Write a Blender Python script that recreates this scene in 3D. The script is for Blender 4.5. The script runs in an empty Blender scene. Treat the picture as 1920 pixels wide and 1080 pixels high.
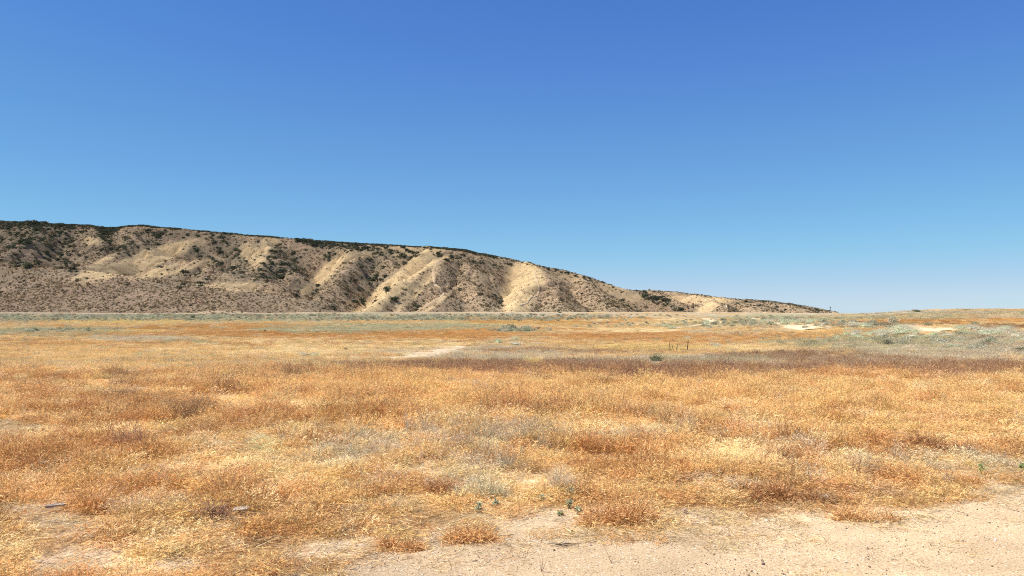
import bpy, math, random
import numpy as np

# ------------------------------------------------------------------ camera, sky, sun, exposure
scene = bpy.context.scene
CAM_Z = 1.7          # eye height above the dirt road
F = 1450.0           # focal length in pixels of the 1920 px wide photograph
HOR = 578.0          # row of the true horizon
cam_data = bpy.data.cameras.new("camera")
cam = bpy.data.objects.new("camera", cam_data)
scene.collection.objects.link(cam)
cam.location = (0, 0, CAM_Z)
cam.rotation_euler = (math.radians(90), 0, 0)
cam_data.sensor_width = 36.0
cam_data.lens = 36.0 * F / 1920.0
cam_data.shift_y = (HOR - 540.0) / 1920.0
cam_data.clip_start = 0.05
cam_data.clip_end = 12000
scene.camera = cam

SUN_EL = math.radians(59)
SUN_AZ = math.radians(-104)      # clockwise from +Y: the sun stands high on the left, a little behind
world = bpy.data.worlds.new("World")
scene.world = world
world.use_nodes = True
wn = world.node_tree
wn.nodes.clear()
wo = wn.nodes.new("ShaderNodeOutputWorld")
wb = wn.nodes.new("ShaderNodeBackground")
sk = wn.nodes.new("ShaderNodeTexSky")
sk.sky_type = 'NISHITA'
sk.sun_disc = False
sk.sun_elevation = SUN_EL
sk.sun_rotation = SUN_AZ
sk.altitude = 1500
sk.air_density = 0.8
sk.dust_density = 0.0
sk.ozone_density = 3.0
hs = wn.nodes.new("ShaderNodeHueSaturation")
hs.inputs['Hue'].default_value = 0.5
hs.inputs['Saturation'].default_value = 1.3
hs.inputs['Value'].default_value = 0.8
wn.links.new(sk.outputs[0], hs.inputs['Color'])
EXPO = 0.6
# soften the sky's range from zenith to horizon, channel by channel, as the phone's sky has it
k0 = 0.1 * 2 ** EXPO
sp = wn.nodes.new("ShaderNodeSeparateColor"); cb = wn.nodes.new("ShaderNodeCombineColor")
wn.links.new(hs.outputs[0], sp.inputs[0])
for ch, pts in enumerate((((0, 0), (.0284, .0742), (.080, .146), (.266, .275), (.638, .479), (1, .60)),
                         ((0, 0), (.138, .208), (.266, .365), (.539, .560), (.913, .68), (1, .72)),
                         ((0, 0), (.381, .604), (.597, .725), (.831, .822), (.982, .847), (1, .85)))):
    m1 = wn.nodes.new("ShaderNodeMath"); m1.operation = 'MULTIPLY'; m1.inputs[1].default_value = k0
    m2 = wn.nodes.new("ShaderNodeFloatCurve")
    cv = m2.mapping.curves[0]
    cv.points[0].location = pts[0]; cv.points[1].location = pts[-1]
    for p_ in pts[1:-1]: cv.points.new(*p_)
    m2.mapping.update()
    m3 = wn.nodes.new("ShaderNodeMath"); m3.operation = 'MULTIPLY'; m3.inputs[1].default_value = 1 / k0
    wn.links.new(sp.outputs[ch], m1.inputs[0]); wn.links.new(m1.outputs[0], m2.inputs['Value']); wn.links.new(m2.outputs[0], m3.inputs[0])
    wn.links.new(m3.outputs[0], cb.inputs[ch])
wn.links.new(cb.outputs[0], wb.inputs[0])
wb.inputs[1].default_value = 0.10
wn.links.new(wb.outputs[0], wo.inputs[0])

sd = bpy.data.lights.new("sun", 'SUN')
sd.energy = 4.6
sd.angle = math.radians(0.55)
sd.color = (1.0, 0.955, 0.88)
sun = bpy.data.objects.new("sun", sd)
scene.collection.objects.link(sun)
from mathutils import Vector
sdir = Vector((math.sin(SUN_AZ) * math.cos(SUN_EL), math.cos(SUN_AZ) * math.cos(SUN_EL), math.sin(SUN_EL)))
sun.rotation_euler = sdir.to_track_quat('Z', 'Y').to_euler()
sun.location = (-30, -8, 60)

scene.view_settings.view_transform = 'Standard'
scene.view_settings.look = 'None'
scene.view_settings.exposure = EXPO
scene.view_settings.gamma = 1.0
scene.render.engine = 'CYCLES'
scene.cycles.use_denoising = False
scene.cycles.filter_width = 1.05
scene.cycles.max_bounces = 5
scene.cycles.diffuse_bounces = 3
scene.cycles.transmission_bounces = 3

rng = np.random.default_rng(7)
C = scene.collection

# ------------------------------------------------------------------ helpers
def props(o, label=None, cat=None, group=None, kind=None):
    if label: o['label'] = label
    if cat: o['category'] = cat
    if group: o['group'] = group
    if kind: o['kind'] = kind
    return o

def sstep(a, b, x):
    t = np.clip((x - a) / (b - a), 0, 1)
    return t * t * (3 - 2 * t)

def _hash(ix, iy, seed):
    h = (ix.astype(np.int64) * 374761393 + iy.astype(np.int64) * 668265263 + seed * 1442695041) & 0xffffffff
    h = ((h ^ (h >> 13)) * 1274126177) & 0xffffffff
    h = (h ^ (h >> 16)) & 0xffffffff
    return h / 4294967295.0

def vnoise(x, y, seed=0):
    ix = np.floor(x); iy = np.floor(y)
    fx = x - ix; fy = y - iy
    fx = fx * fx * (3 - 2 * fx); fy = fy * fy * (3 - 2 * fy)
    ix = ix.astype(np.int64); iy = iy.astype(np.int64)
    a = _hash(ix, iy, seed); b = _hash(ix + 1, iy, seed)
    c = _hash(ix, iy + 1, seed); d = _hash(ix + 1, iy + 1, seed)
    return (a * (1 - fx) + b * fx) * (1 - fy) + (c * (1 - fx) + d * fx) * fy

def fbm(x, y, scale, octs=4, seed=0, gain=0.5):
    """about -1..1"""
    s = 0; amp = 1; tot = 0
    x = np.asarray(x, float) / scale; y = np.asarray(y, float) / scale
    for o in range(octs):
        c, sn = math.cos(o * 1.1 + .4), math.sin(o * 1.1 + .4)
        s = s + amp * (vnoise(x * c - y * sn + 37.3 * o, x * sn + y * c - 11.7 * o, seed + o * 17) * 2 - 1)
        tot += amp; amp *= gain; x = x * 2.03; y = y * 2.03
    return s / tot

def ridged(x, y, scale, octs=4, seed=0):
    s = 0; amp = 1; tot = 0
    x = np.asarray(x, float) / scale; y = np.asarray(y, float) / scale
    for o in range(octs):
        c, sn = math.cos(o * .9 + .7), math.sin(o * .9 + .7)
        s = s + amp * (1 - np.abs(vnoise(x * c - y * sn + 7.3 * o, x * sn + y * c + 5.1 * o, seed + o * 13) * 2 - 1))
        tot += amp; amp *= .5; x = x * 2.1; y = y * 2.1
    return s / tot

def mesh_object(name, verts, faces, mat=None, parent=None, smooth=False, link=True):
    me = bpy.data.meshes.new(name)
    me.from_pydata([tuple(v) for v in verts], [], faces)
    if smooth:
        me.polygons.foreach_set('use_smooth', [True] * len(me.polygons))
    if mat: me.materials.append(mat)
    o = bpy.data.objects.new(name, me)
    if link: C.objects.link(o)
    if parent: o.parent = parent
    return o

def fast_mesh(name, V, quads=None, tris=None, smooth=False, mat=None):
    me = bpy.data.meshes.new(name)
    V = np.asarray(V, np.float32)
    nq = 0 if quads is None else len(quads); nt = 0 if tris is None else len(tris)
    me.vertices.add(len(V)); me.vertices.foreach_set('co', V.ravel())
    loops = []
    if nq: loops.append(np.asarray(quads, np.int32).ravel())
    if nt: loops.append(np.asarray(tris, np.int32).ravel())
    L = np.concatenate(loops)
    me.loops.add(len(L)); me.loops.foreach_set('vertex_index', L)
    starts = np.concatenate([np.arange(nq) * 4, nq * 4 + np.arange(nt) * 3]).astype(np.int32)
    me.polygons.add(nq + nt); me.polygons.foreach_set('loop_start', starts)
    me.update(calc_edges=True)
    me.polygons.foreach_set('use_smooth', np.full(nq + nt, smooth, bool))
    if mat: me.materials.append(mat)
    return me

def set_color(me, name, cols):
    a = me.attributes.new(name, 'FLOAT_COLOR', 'POINT')
    c = np.ones((len(me.vertices), 4), np.float32); c[:, :cols.shape[1]] = cols
    a.data.foreach_set('color', c.ravel())

def link_mesh(name, me):
    o = bpy.data.objects.new(name, me); C.objects.link(o); return o

# ------------------------------------------------------------------ the lie of the land
TC = np.array([[0, 0], [12, 0], [16, -.1], [20, -.28], [28, -.75], [35, -1.2], [60, -2.7], [100, -4.2], [200, -5.7], [400, -6.3],
               [450, -5.0], [500, -3.1], [540, -1.5], [575, -1.2], [800, -3.5], [2000, -13], [9500, -66]])
TR = np.array([[0, 0], [12, 0], [16, -.1], [20, -.26], [28, -.7], [35, -1.1], [60, -2.0], [100, -2.45], [130, -2.0], [160, -1.1],
               [210, .5], [250, 1.25], [300, 1.3], [400, -.6], [800, -5], [2000, -13.5], [9500, -66]])

def ground_h(x, y, detail=True):
    x = np.asarray(x, float); y = np.asarray(y, float)
    d = np.abs(y) + 1e-6
    zc = np.interp(d, TC[:, 0], TC[:, 1]); zr = np.interp(d, TR[:, 0], TR[:, 1])
    # at px about 1560 the low rise on the right dies out
    u = x / np.maximum(d, 20)
    t = sstep(.12, .62, u)
    z = zc * (1 - t) + zr * t
    z = np.where(y < 0, 0.0, z)
    if detail:
        r = np.hypot(x, y)
        z = z + .05 * sstep(5, 12, r) * fbm(x, y, 2.6, 3, 3) + .35 * sstep(40, 120, r) * fbm(x, y, 26, 3, 5)
        # soft swells left of centre (pale mounds)
        z = z + 1.5 * np.exp(-(((x + 120) / 60) ** 2 + ((y - 270) / 30) ** 2))
        z = z + 1.1 * np.exp(-(((x + 60) / 60) ** 2 + ((y - 215) / 22) ** 2))
    return z

def W(px, py, Y):
    """photo pixel + distance -> world point"""
    return ((px - 960) / F * Y, Y, CAM_Z + (HOR - py) / F * Y)

def P(x, y, z):
    yy = np.maximum(y, .5)
    return 960 + F * x / yy, HOR - F * (z - CAM_Z) / yy

_D = np.exp(np.linspace(math.log(3.0), math.log(540), 2600))
def at(px, py):
    """where the sight line through a pixel meets the ground"""
    x = (px - 960) / F * _D
    z = CAM_Z + (HOR - py) / F * _D
    g = ground_h(x, _D)
    k = np.argmax(z <= g)
    if not (z <= g).any(): k = len(_D) - 1
    return float(x[k]), float(_D[k]), float(g[k])

# ridges of the hills: (points (px,py,distance)), side slope, rounding
RIDGES = [
 ([(-900,395,1150),(-400,398,1050),(0,414,950),(120,419,940),(200,425,940),(258,421,940),(340,429,935),(480,441,930),(600,450,920),(700,456,905),(800,462,890),(868,468,878),(900,476,870),(960,487,860),(1050,505,840),(1130,526,810),(1200,546,780),(1280,574,740),(1340,592,720)], .50, 3),
 # smooth apron on the left
 ([(-900,440,900),(-300,470,760),(0,489,700),(150,506,650),(300,521,612),(450,540,575),(560,562,560),(640,590,550)], .275, 6),
 # golden knoll
 ([(235,423,935),(262,450,880),(300,478,815),(380,488,770),(450,508,715),(520,537,660),(575,565,620)], .40, 3),
 ([(262,450,880),(215,478,800),(160,500,740)], .36, 3),
 # dark gully side spurs top left
 ([(60,416,945),(70,440,880),(40,470,800)], .42, 3),
 ([(160,421,940),(185,446,870),(205,470,815)], .45, 3),
 # rugged spur
 ([(440,437,930),(487,448,895),(500,470,840),(506,492,780),(480,515,720)], .50, 2.5),
 ([(500,465,850),(532,486,790),(545,510,740)], .52, 2.5),
 # arc ridge with the golden left face
 ([(620,452,918),(650,466,880),(715,478,830),(660,484,790),(628,512,715),(606,545,650),(598,588,575)], .55, 2.5),
 ([(715,478,830),(740,500,760),(752,535,690),(748,586,600)], .50, 3),
 ([(800,462,890),(790,480,830)], .5, 2),
 # golden spur in the centre
 ([(905,476,870),(860,486,800),(812,490,745),(772,512,700),(722,548,640),(672,588,570)], .50, 3),
 ([(815,489,745),(818,515,700),(832,548,645),(790,588,575)], .42, 3),
 ([(870,487,790),(895,525,700),(915,586,590)], .42, 4),
 # second golden spur
 ([(985,490,855),(1006,505,800),(1000,530,730),(980,556,660),(945,590,580)], .48, 3),
 ([(1010,504,800),(1040,540,710),(1060,590,590)], .40, 4),
 ([(1090,516,825),(1125,548,730),(1165,590,630)], .36, 4),
 # farther hill on the right
 ([(1100,560,1300),(1160,544,1250),(1215,543,1210),(1262,546,1170),(1330,555,1120),(1400,561,1070),(1440,563,1040),(1500,571,990),(1545,581,950),(1580,590,920)], .45, 3),
 ([(1300,551,1140),(1338,560,1000),(1352,570,900),(1368,592,810)], .38, 3),
 ([(1230,545,1200),(1262,566,1000),(1290,588,860)], .38, 3),
 ([(1400,561,1070),(1430,574,950),(1450,592,860)], .36, 3),
 ([(1480,568,1000),(1505,580,920),(1515,592,870)], .34, 3),
]
CRW = 1
_RW = [(np.array([W(*p) for p in pts]), k, rd) for pts, k, rd in RIDGES]

def hill_h(x, y):
    x = np.asarray(x, float); y = np.asarray(y, float)
    wx = x + 11 * fbm(x, y, 70, 3, 21); wy = y + 11 * fbm(x, y, 70, 3, 22)
    best = np.full(x.shape, -60.0)
    acc = np.zeros(x.shape); K = 1.0
    vals = []
    cd = np.full(x.shape, 1e9)
    for ri, (pts, k, rd) in enumerate(_RW):
        b = np.full(x.shape, -200.0)
        for i in range(len(pts) - 1):
            ax, ay, az = pts[i]; bx, by, bz = pts[i + 1]
            dx, dy = bx - ax, by - ay
            L2 = dx * dx + dy * dy
            t = np.clip(((wx - ax) * dx + (wy - ay) * dy) / L2, 0, 1)
            dist = np.hypot(wx - ax - t * dx, wy - ay - t * dy)
            if ri in (0, 17): cd = np.minimum(cd, dist)
            zz = az + t * (bz - az)
            slope_d = k * 1.45 * (np.sqrt(dist * dist + (rd * 1.6) ** 2) - rd * 1.6)
            b = np.maximum(b, zz - slope_d)
        vals.append(b)
    vals = np.array(vals)
    m = vals.max(0)
    z = m + K * np.log(np.exp((vals - m) / K).sum(0)) - .6
    # the mesa behind the crest stays fairly high
    up = sstep(0, 18, z)
    g = ridged(x * 1.0, y * .75, 44, 4, 31) - .62
    calm = .12 + .88 * sstep(6, 55, cd)
    sm = 1 - .75 * sstep(2, -8, vals[0:1].max(0) * 0 + np.minimum(0, vals[2:].max(0) - vals[1]))   # the apron stays smooth
    wx2 = x + 6 * fbm(x, y, 25, 2, 43); wy2 = y + 6 * fbm(x, y, 25, 2, 44)
    rill = np.abs(vnoise(wx2 / 15, wy2 / 34, 51) * 2 - 1) + .5 * np.abs(vnoise(wx2 / 7 + 9, wy2 / 15, 52) * 2 - 1)
    z = z + up * calm * sm * (7.5 * g - 4.6 * np.exp(-(rill / .16) ** 2) + 3.0 * (rill - .6) * .8 + .9 * fbm(x, y, 9, 3, 41))
    return z

# ------------------------------------------------------------------ plant cover of the plain (albedo, where what grows)
PAL = dict(gold=(.65,.41,.145), orange=(.51,.238,.062), pale=(.79,.62,.32), brown=(.23,.105,.048), grey=(.56,.475,.335),
           sage=(.38,.365,.21), maroon=(.30,.125,.065), yellow=(.64,.46,.17), dirt=(.62,.465,.29))
KEYS = list(PAL)
PALA = np.array([PAL[k] for k in KEYS])
# zones measured in the photograph: px, py, half width, half height, kind, strength
ZONES = [
 (300,760,420,70,'orange',.7),(200,870,300,80,'orange',.75),(560,720,420,22,'gold',.9),(900,740,500,30,'gold',.7),
 (250,735,60,40,'brown',.8),(150,720,130,16,'brown',.6),(330,770,60,30,'brown',.5),(1000,830,480,26,'grey',.55),(760,880,240,40,'grey',.5),
 (1100,800,260,14,'pale',.7),(1150,868,80,18,'orange',1.4),(1450,870,260,30,'pale',.9),(1600,880,330,34,'grey',.7),(1680,790,260,40,'gold',.8),
 (1700,835,110,22,'orange',1.3),(1770,845,60,12,'brown',1.1),(1480,745,420,30,'gold',1.3),(1400,850,80,18,'pale',1.0),
 (60,690,700,14,'gold',.2),(620,706,260,8,'maroon',.8),(900,690,300,10,'maroon',1.5),(1120,695,330,15,'maroon',1.6),(1240,710,120,14,'maroon',1.8),(1080,700,420,12,'orange',.5),(480,712,160,8,'brown',.9),(1400,683,420,16,'grey',.8),
 (1480,670,200,10,'maroon',1.7),(1640,684,200,12,'maroon',1.8),(1820,697,170,14,'maroon',2.4),(1450,697,260,9,'maroon',1.6),(1560,712,120,8,'orange',.8),(1830,662,200,20,'grey',1.3),(1700,650,200,20,'sage',.8),
 (1360,676,110,9,'sage',1.3),(1230,676,100,8,'grey',.9),(1620,710,110,12,'orange',1.2),
 (1350,705,180,8,'maroon',.8),(1650,640,280,18,'sage',.7),(1700,655,220,14,'grey',.7),(1880,640,120,25,'grey',1.2),(1100,660,240,8,'maroon',.7),(900,665,200,14,'grey',.8),
 (1230,652,160,5,'yellow',2.2),(1000,680,20,6,'yellow',4),(1220,632,180,10,'orange',2.0),(1380,640,160,8,'orange',1.0),(1480,630,120,9,'orange',1.2),
 (200,665,340,26,'gold',.6),(560,650,340,18,'pale',.5),(300,645,420,9,'orange',.7),(200,700,180,6,'pale',.5),
 (560,626,520,8,'orange',1.5),(800,632,300,9,'orange',.8),(900,622,240,10,'orange',1.2),
 (100,622,160,9,'sage',1.4),(270,635,110,6,'grey',1.8),(330,640,90,4,'sage',.9),(240,602,150,4,'yellow',2.0),(230,621,90,4,'yellow',1.9),(360,614,140,6,'orange',1.0),
 (130,612,60,3,'orange',1.0),(650,616,200,9,'sage',2.2),(820,611,130,6,'sage',1.6),(500,611,150,5,'orange',1.0),
 (450,594,700,9,'sage',1.2),(450,588,900,3,'grey',1.0),(1050,600,200,9,'orange',1.4),(1000,605,160,5,'yellow',.9),(1200,602,120,7,'pale',1.0),
 (1150,592,250,3,'grey',.8),(1150,620,140,5,'pale',.9),(980,620,60,3,'sage',1.5),
 (1320,607,120,9,'sage',.8),(1450,598,90,6,'sage',1.0),(1500,625,100,8,'gold',.9),(1450,612,60,8,'grey',.6),
 (1700,590,320,8,'grey',1.5),(1600,594,260,7,'sage',1.5),(1860,588,200,5,'sage',.9),(1800,601,200,5,'orange',1.5),(1700,606,120,3,'brown',1.0),(1880,612,100,4,'brown',1.2),(1750,592,280,3,'gold',.6),
 (1400,655,90,9,'pale',.5),(1350,625,160,6,'grey',.5),
]
ZI = [(a, b, c, d, KEYS.index(k), w) for a, b, c, d, k, w in ZONES]
# bare ground inside the field, in pixels
BARE = [(452,971,20,5),(104,966,22,5),(1283,966,14,6),(1117,990,14,6),(1566,868,12,5),(900,965,50,7),(15,808,60,20),(125,992,110,26),(150,1052,90,32),(40,962,110,18),(330,1060,60,14),(430,1010,50,8),(740,941,48,9),(640,1025,75,14),(790,955,40,10),(1060,968,75,14),(1010,985,90,12),
        (1850,893,70,16),(1470,950,60,6),(1165,992,70,8),(1330,965,150,16),(1500,975,190,12),(560,1050,60,18),(100,701,60,2.2),(235,697,80,1.6),(1140,957,30,8),(1880,930,80,14),(1700,958,120,10)]

CLEAR = [(752,675,34,6),(795,668,40,7),(838,660,34,6),(866,653,20,4),(1745,625,44,8),(1500,617,40,6),(1536,621,18,5),(1335,609,22,6),(1272,663,26,6),(1230,682,24,6),(1000,685,24,5),(200,700,160,3),
         (934,646,12,3),(968,650,20,4),(578,670,26,4),(647,659,8,3),(265,667,10,3)]
def clear_zone(x, y, z):
    px, py = P(x, y, z); m = np.zeros(np.shape(x))
    for cx, cy, hw, hh in CLEAR:
        m = np.maximum(m, 1 - sstep(.7, 1.1, ((px - cx) / hw) ** 2 + ((py - cy) / hh) ** 2))
    return m

def cover(x, y, z=None):
    """weights (n, kinds) and bareness"""
    if z is None: z = ground_h(x, y)
    px, py = P(x, y, z)
    r = np.hypot(x, y)
    front = y > 2.0
    # noise that roughens the edges of the patches, sized with distance
    s = np.clip(r * .05, .5, 14)
    q = np.floor(np.log2(s)); fr = np.log2(s) - q
    def nz(seed, mul=1.0, octs=3):
        out = 0
        for dq, w in ((0, 1 - fr), (1, fr)):
            for lev in np.unique(q + dq):
                m = (q + dq) == lev
                if not m.any(): continue
                tmp = np.zeros(x.shape); sc = (2.0 ** lev) * mul
                tmp[m] = fbm(x[m], y[m] * 1.0, sc, octs, seed)
                out = out + tmp * w * m
        return out
    e1 = nz(101, 1.0); e2 = nz(102, .5); e3 = nz(103, 1.6)
    Wt = np.zeros(x.shape + (len(KEYS),))
    base = [.55, .30, .28, .16, .16, .0, .02, .1, .0]
    for i, b in enumerate(base):
        Wt[..., i] = b
    far = sstep(25, 45, r)
    Wt[..., KEYS.index('pale')] -= .04 * far; Wt[..., KEYS.index('sage')] += .20 * far; Wt[..., KEYS.index('grey')] += .16 * far; Wt[..., KEYS.index('brown')] += .08 * far
    Wt[..., 1] += .12 * (1 - far)
    for cx, cy, hw, hh, ki, w in ZI:
        ex = (px - cx) / hw; ey = (py - cy) / hh
        q2 = ex * ex + ey * ey
        near = q2 < 4
        if not near.any(): continue
        m = 1 - sstep(.35, 1.35, q2 + .8 * e1 + .5 * e2)
        Wt[..., ki] += np.where(front, m * w, 0)
    seeds = [201, 202, 203, 204, 205, 206, 207, 208, 209]
    for i in range(8):
        Wt[..., i] *= np.maximum(.05, 1 + 1.6 * nz(seeds[i], .8, 3) + 1.5 * nz(seeds[i] + 50, .2, 2))
    # mounds of rusty weeds with short pale straw between them
    nearf = 1 - sstep(30, 60, r)
    M = (.6 * fbm(x, y, 1.7, 3, 421) + .55 * fbm(x, y, .55, 2, 422)) * nearf
    for nm, a in (('orange', 2.6), ('brown', 3.2), ('gold', -.3), ('pale', -2.2), ('grey', -1.6)):
        Wt[..., KEYS.index(nm)] *= np.clip(1 + a * M, .02, 3.5)
    Wt = np.clip(Wt, 0, None)
    Wt = Wt ** 2.2 + 1e-5
    Wt /= Wt.sum(-1, keepdims=True)
    bare = np.zeros(x.shape)
    for cx, cy, hw, hh in BARE:
        q2 = ((px - cx) / hw) ** 2 + ((py - cy) / hh) ** 2
        bare = np.maximum(bare, np.where(front, 1 - sstep(.4, 1.3, q2 + .7 * e1 + .5 * e2), 0))
    # thinning towards the road
    edge = road_edge(x)
    bare = np.maximum(bare, (1 - sstep(-.35, .8, y - edge + .7 * e1 + .6 * e2)))
    return Wt, bare

_RE = np.array([[-60,-6],[-20,-1.0],[-8,1.6],[-4,3.3],[-2.2,4.25],[-1.4,4.75],[-.96,5.2],[-.5,5.5],[-.24,5.75],[.17,6.25],[.58,6.05],[1.17,5.9],[1.84,6.1],[2.75,6.25],[3.5,6.5],[4.6,7.1],[7,8.4],[12,11],[25,16],[60,28]])
def road_edge(x):
    return np.interp(x, _RE[:, 0], _RE[:, 1])

# ------------------------------------------------------------------ materials
def new_mat(name):
    m = bpy.data.materials.new(name); m.use_nodes = True
    nt = m.node_tree; nt.nodes.clear()
    return m, nt, nt.nodes.new, nt.links.new

def mat_ground():
    m, nt, N, L = new_mat("plain_ground")
    out = N("ShaderNodeOutputMaterial"); bs = N("ShaderNodeBsdfDiffuse"); bs.inputs['Roughness'].default_value = 1
    at_ = N("ShaderNodeAttribute"); at_.attribute_name = "cover"; at_.attribute_type = 'GEOMETRY'
    geo = N("ShaderNodeNewGeometry")
    # several noise sizes so that near and far ground both keep grain
    prev = at_.outputs['Color']
    for sc, lo, hi, det in ((38.0, .55, 1.35, 5), (3.3, .55, 1.4, 6), (.5, .65, 1.3, 6)):
        n = N("ShaderNodeTexNoise"); n.inputs['Scale'].default_value = sc; n.inputs['Detail'].default_value = det; n.inputs['Roughness'].default_value = .7
        L(geo.outputs['Position'], n.inputs['Vector'])
        mr = N("ShaderNodeMapRange"); mr.inputs[1].default_value = .3; mr.inputs[2].default_value = .7; mr.inputs[3].default_value = lo; mr.inputs[4].default_value = hi
        L(n.outputs['Fac'], mr.inputs[0])
        mx = N("ShaderNodeVectorMath"); mx.operation = 'SCALE'
        L(prev, mx.inputs[0]); L(mr.outputs[0], mx.inputs['Scale'])
        prev = mx.outputs[0]
    L(prev, bs.inputs['Color'])
    n = N("ShaderNodeTexNoise"); n.inputs['Scale'].default_value = 30; n.inputs['Detail'].default_value = 6; L(geo.outputs['Position'], n.inputs['Vector'])
    b = N("ShaderNodeBump"); b.inputs['Strength'].default_value = .8; b.inputs['Distance'].default_value = .03
    L(n.outputs['Fac'], b.inputs['Height']); L(b.outputs[0], bs.inputs['Normal'])
    L(bs.outputs[0], out.inputs[0])
    return m

def mat_dirt(name, base, dark, light):
    m, nt, N, L = new_mat(name)
    out = N("ShaderNodeOutputMaterial"); bs = N("ShaderNodeBsdfDiffuse"); bs.inputs['Roughness'].default_value = 1
    geo = N("ShaderNodeNewGeometry")
    def noise(sc, det=5, ro=.6):
        n = N("ShaderNodeTexNoise"); n.inputs['Scale'].default_value = sc; n.inputs['Detail'].default_value = det; n.inputs['Roughness'].default_value = ro
        L(geo.outputs['Position'], n.inputs['Vector']); return n
    def ramp(src, a, b, c0, c1):
        r = N("ShaderNodeValToRGB"); r.color_ramp.elements[0].position = a; r.color_ramp.elements[1].position = b
        r.color_ramp.elements[0].color = (*c0, 1); r.color_ramp.elements[1].color = (*c1, 1); L(src, r.inputs[0]); return r
    n1 = noise(1.3, 6); r1 = ramp(n1.outputs['Fac'], .35, .65, tuple(.86 * c for c in base), tuple(min(1, 1.1 * c) for c in base))
    n2 = noise(70, 5, .75)
    r2 = ramp(n2.outputs['Fac'], .42, .6, (.70, .66, .60), (1.14, 1.14, 1.12))
    mx = N("ShaderNodeMix"); mx.data_type = 'RGBA'; mx.blend_type = 'MULTIPLY'; mx.inputs[0].default_value = 1
    L(r1.outputs[0], mx.inputs[6]); L(r2.outputs[0], mx.inputs[7])
    # grit: little dark and pale grains
    v = N("ShaderNodeTexVoronoi"); v.inputs['Scale'].default_value = 55; L(geo.outputs['Position'], v.inputs['Vector'])
    sep = N("ShaderNodeSeparateColor"); L(v.outputs['Color'], sep.inputs[0])
    g1 = N("ShaderNodeMath"); g1.operation = 'GREATER_THAN'; g1.inputs[1].default_value = .90; L(sep.outputs[0], g1.inputs[0])
    g2 = N("ShaderNodeMath"); g2.operation = 'LESS_THAN'; g2.inputs[1].default_value = .34; L(v.outputs['Distance'], g2.inputs[0])
    gm = N("ShaderNodeMath"); gm.operation = 'MULTIPLY'; L(g1.outputs[0], gm.inputs[0]); L(g2.outputs[0], gm.inputs[1])
    m2 = N("ShaderNodeMix"); m2.data_type = 'RGBA'; L(gm.outputs[0], m2.inputs[0]); L(mx.outputs[2], m2.inputs[6]); m2.inputs[7].default_value = (*dark, 1)
    g3 = N("ShaderNodeMath"); g3.operation = 'GREATER_THAN'; g3.inputs[1].default_value = .93; L(sep.outputs[1], g3.inputs[0])
    gm3 = N("ShaderNodeMath"); gm3.operation = 'MULTIPLY'; L(g3.outputs[0], gm3.inputs[0]); L(g2.outputs[0], gm3.inputs[1])
    m3 = N("ShaderNodeMix"); m3.data_type = 'RGBA'; L(gm3.outputs[0], m3.inputs[0]); L(m2.outputs[2], m3.inputs[6]); m3.inputs[7].default_value = (*light, 1)
    L(m3.outputs[2], bs.inputs['Color'])
    b = N("ShaderNodeBump"); b.inputs['Strength'].default_value = .9; b.inputs['Distance'].default_value = .012
    L(n2.outputs['Fac'], b.inputs['Height'])
    n4 = noise(11, 4); b2 = N("ShaderNodeBump"); b2.inputs['Strength'].default_value = .6; b2.inputs['Distance'].default_value = .03
    L(n4.outputs['Fac'], b2.inputs['Height']); L(b2.outputs[0], b.inputs['Normal']); L(b.outputs[0], bs.inputs['Normal'])
    L(bs.outputs[0], out.inputs[0])
    return m

def mat_hill():
    m, nt, N, L = new_mat("hill_ground")
    out = N("ShaderNodeOutputMaterial"); bs = N("ShaderNodeBsdfDiffuse"); bs.inputs['Roughness'].default_value = 1
    at_ = N("ShaderNodeAttribute"); at_.attribute_name = "cover"
    geo = N("ShaderNodeNewGeometry")
    prev = at_.outputs['Color']
    for sc, lo, hi, det in ((1.3, .7, 1.3, 5), (.12, .85, 1.25, 4)):
        n = N("ShaderNodeTexNoise"); n.inputs['Scale'].default_value = sc; n.inputs['Detail'].default_value = det; n.inputs['Roughness'].default_value = .65
        L(geo.outputs['Position'], n.inputs['Vector'])
        mr = N("ShaderNodeMapRange"); mr.inputs[1].default_value = .32; mr.inputs[2].default_value = .68; mr.inputs[3].default_value = lo; mr.inputs[4].default_value = hi
        L(n.outputs['Fac'], mr.inputs[0])
        mx = N("ShaderNodeVectorMath"); mx.operation = 'SCALE'; L(prev, mx.inputs[0]); L(mr.outputs[0], mx.inputs['Scale']); prev = mx.outputs[0]
    L(prev, bs.inputs['Color'])
    n = N("ShaderNodeTexNoise"); n.inputs['Scale'].default_value = .25; n.inputs['Detail'].default_value = 8; L(geo.outputs['Position'], n.inputs['Vector'])
    b = N("ShaderNodeBump"); b.inputs['Strength'].default_value = .4; b.inputs['Distance'].default_value = .7
    L(n.outputs['Fac'], b.inputs['Height']); L(b.outputs[0], bs.inputs['Normal'])
    L(bs.outputs[0], out.inputs[0])
    return m

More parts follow.
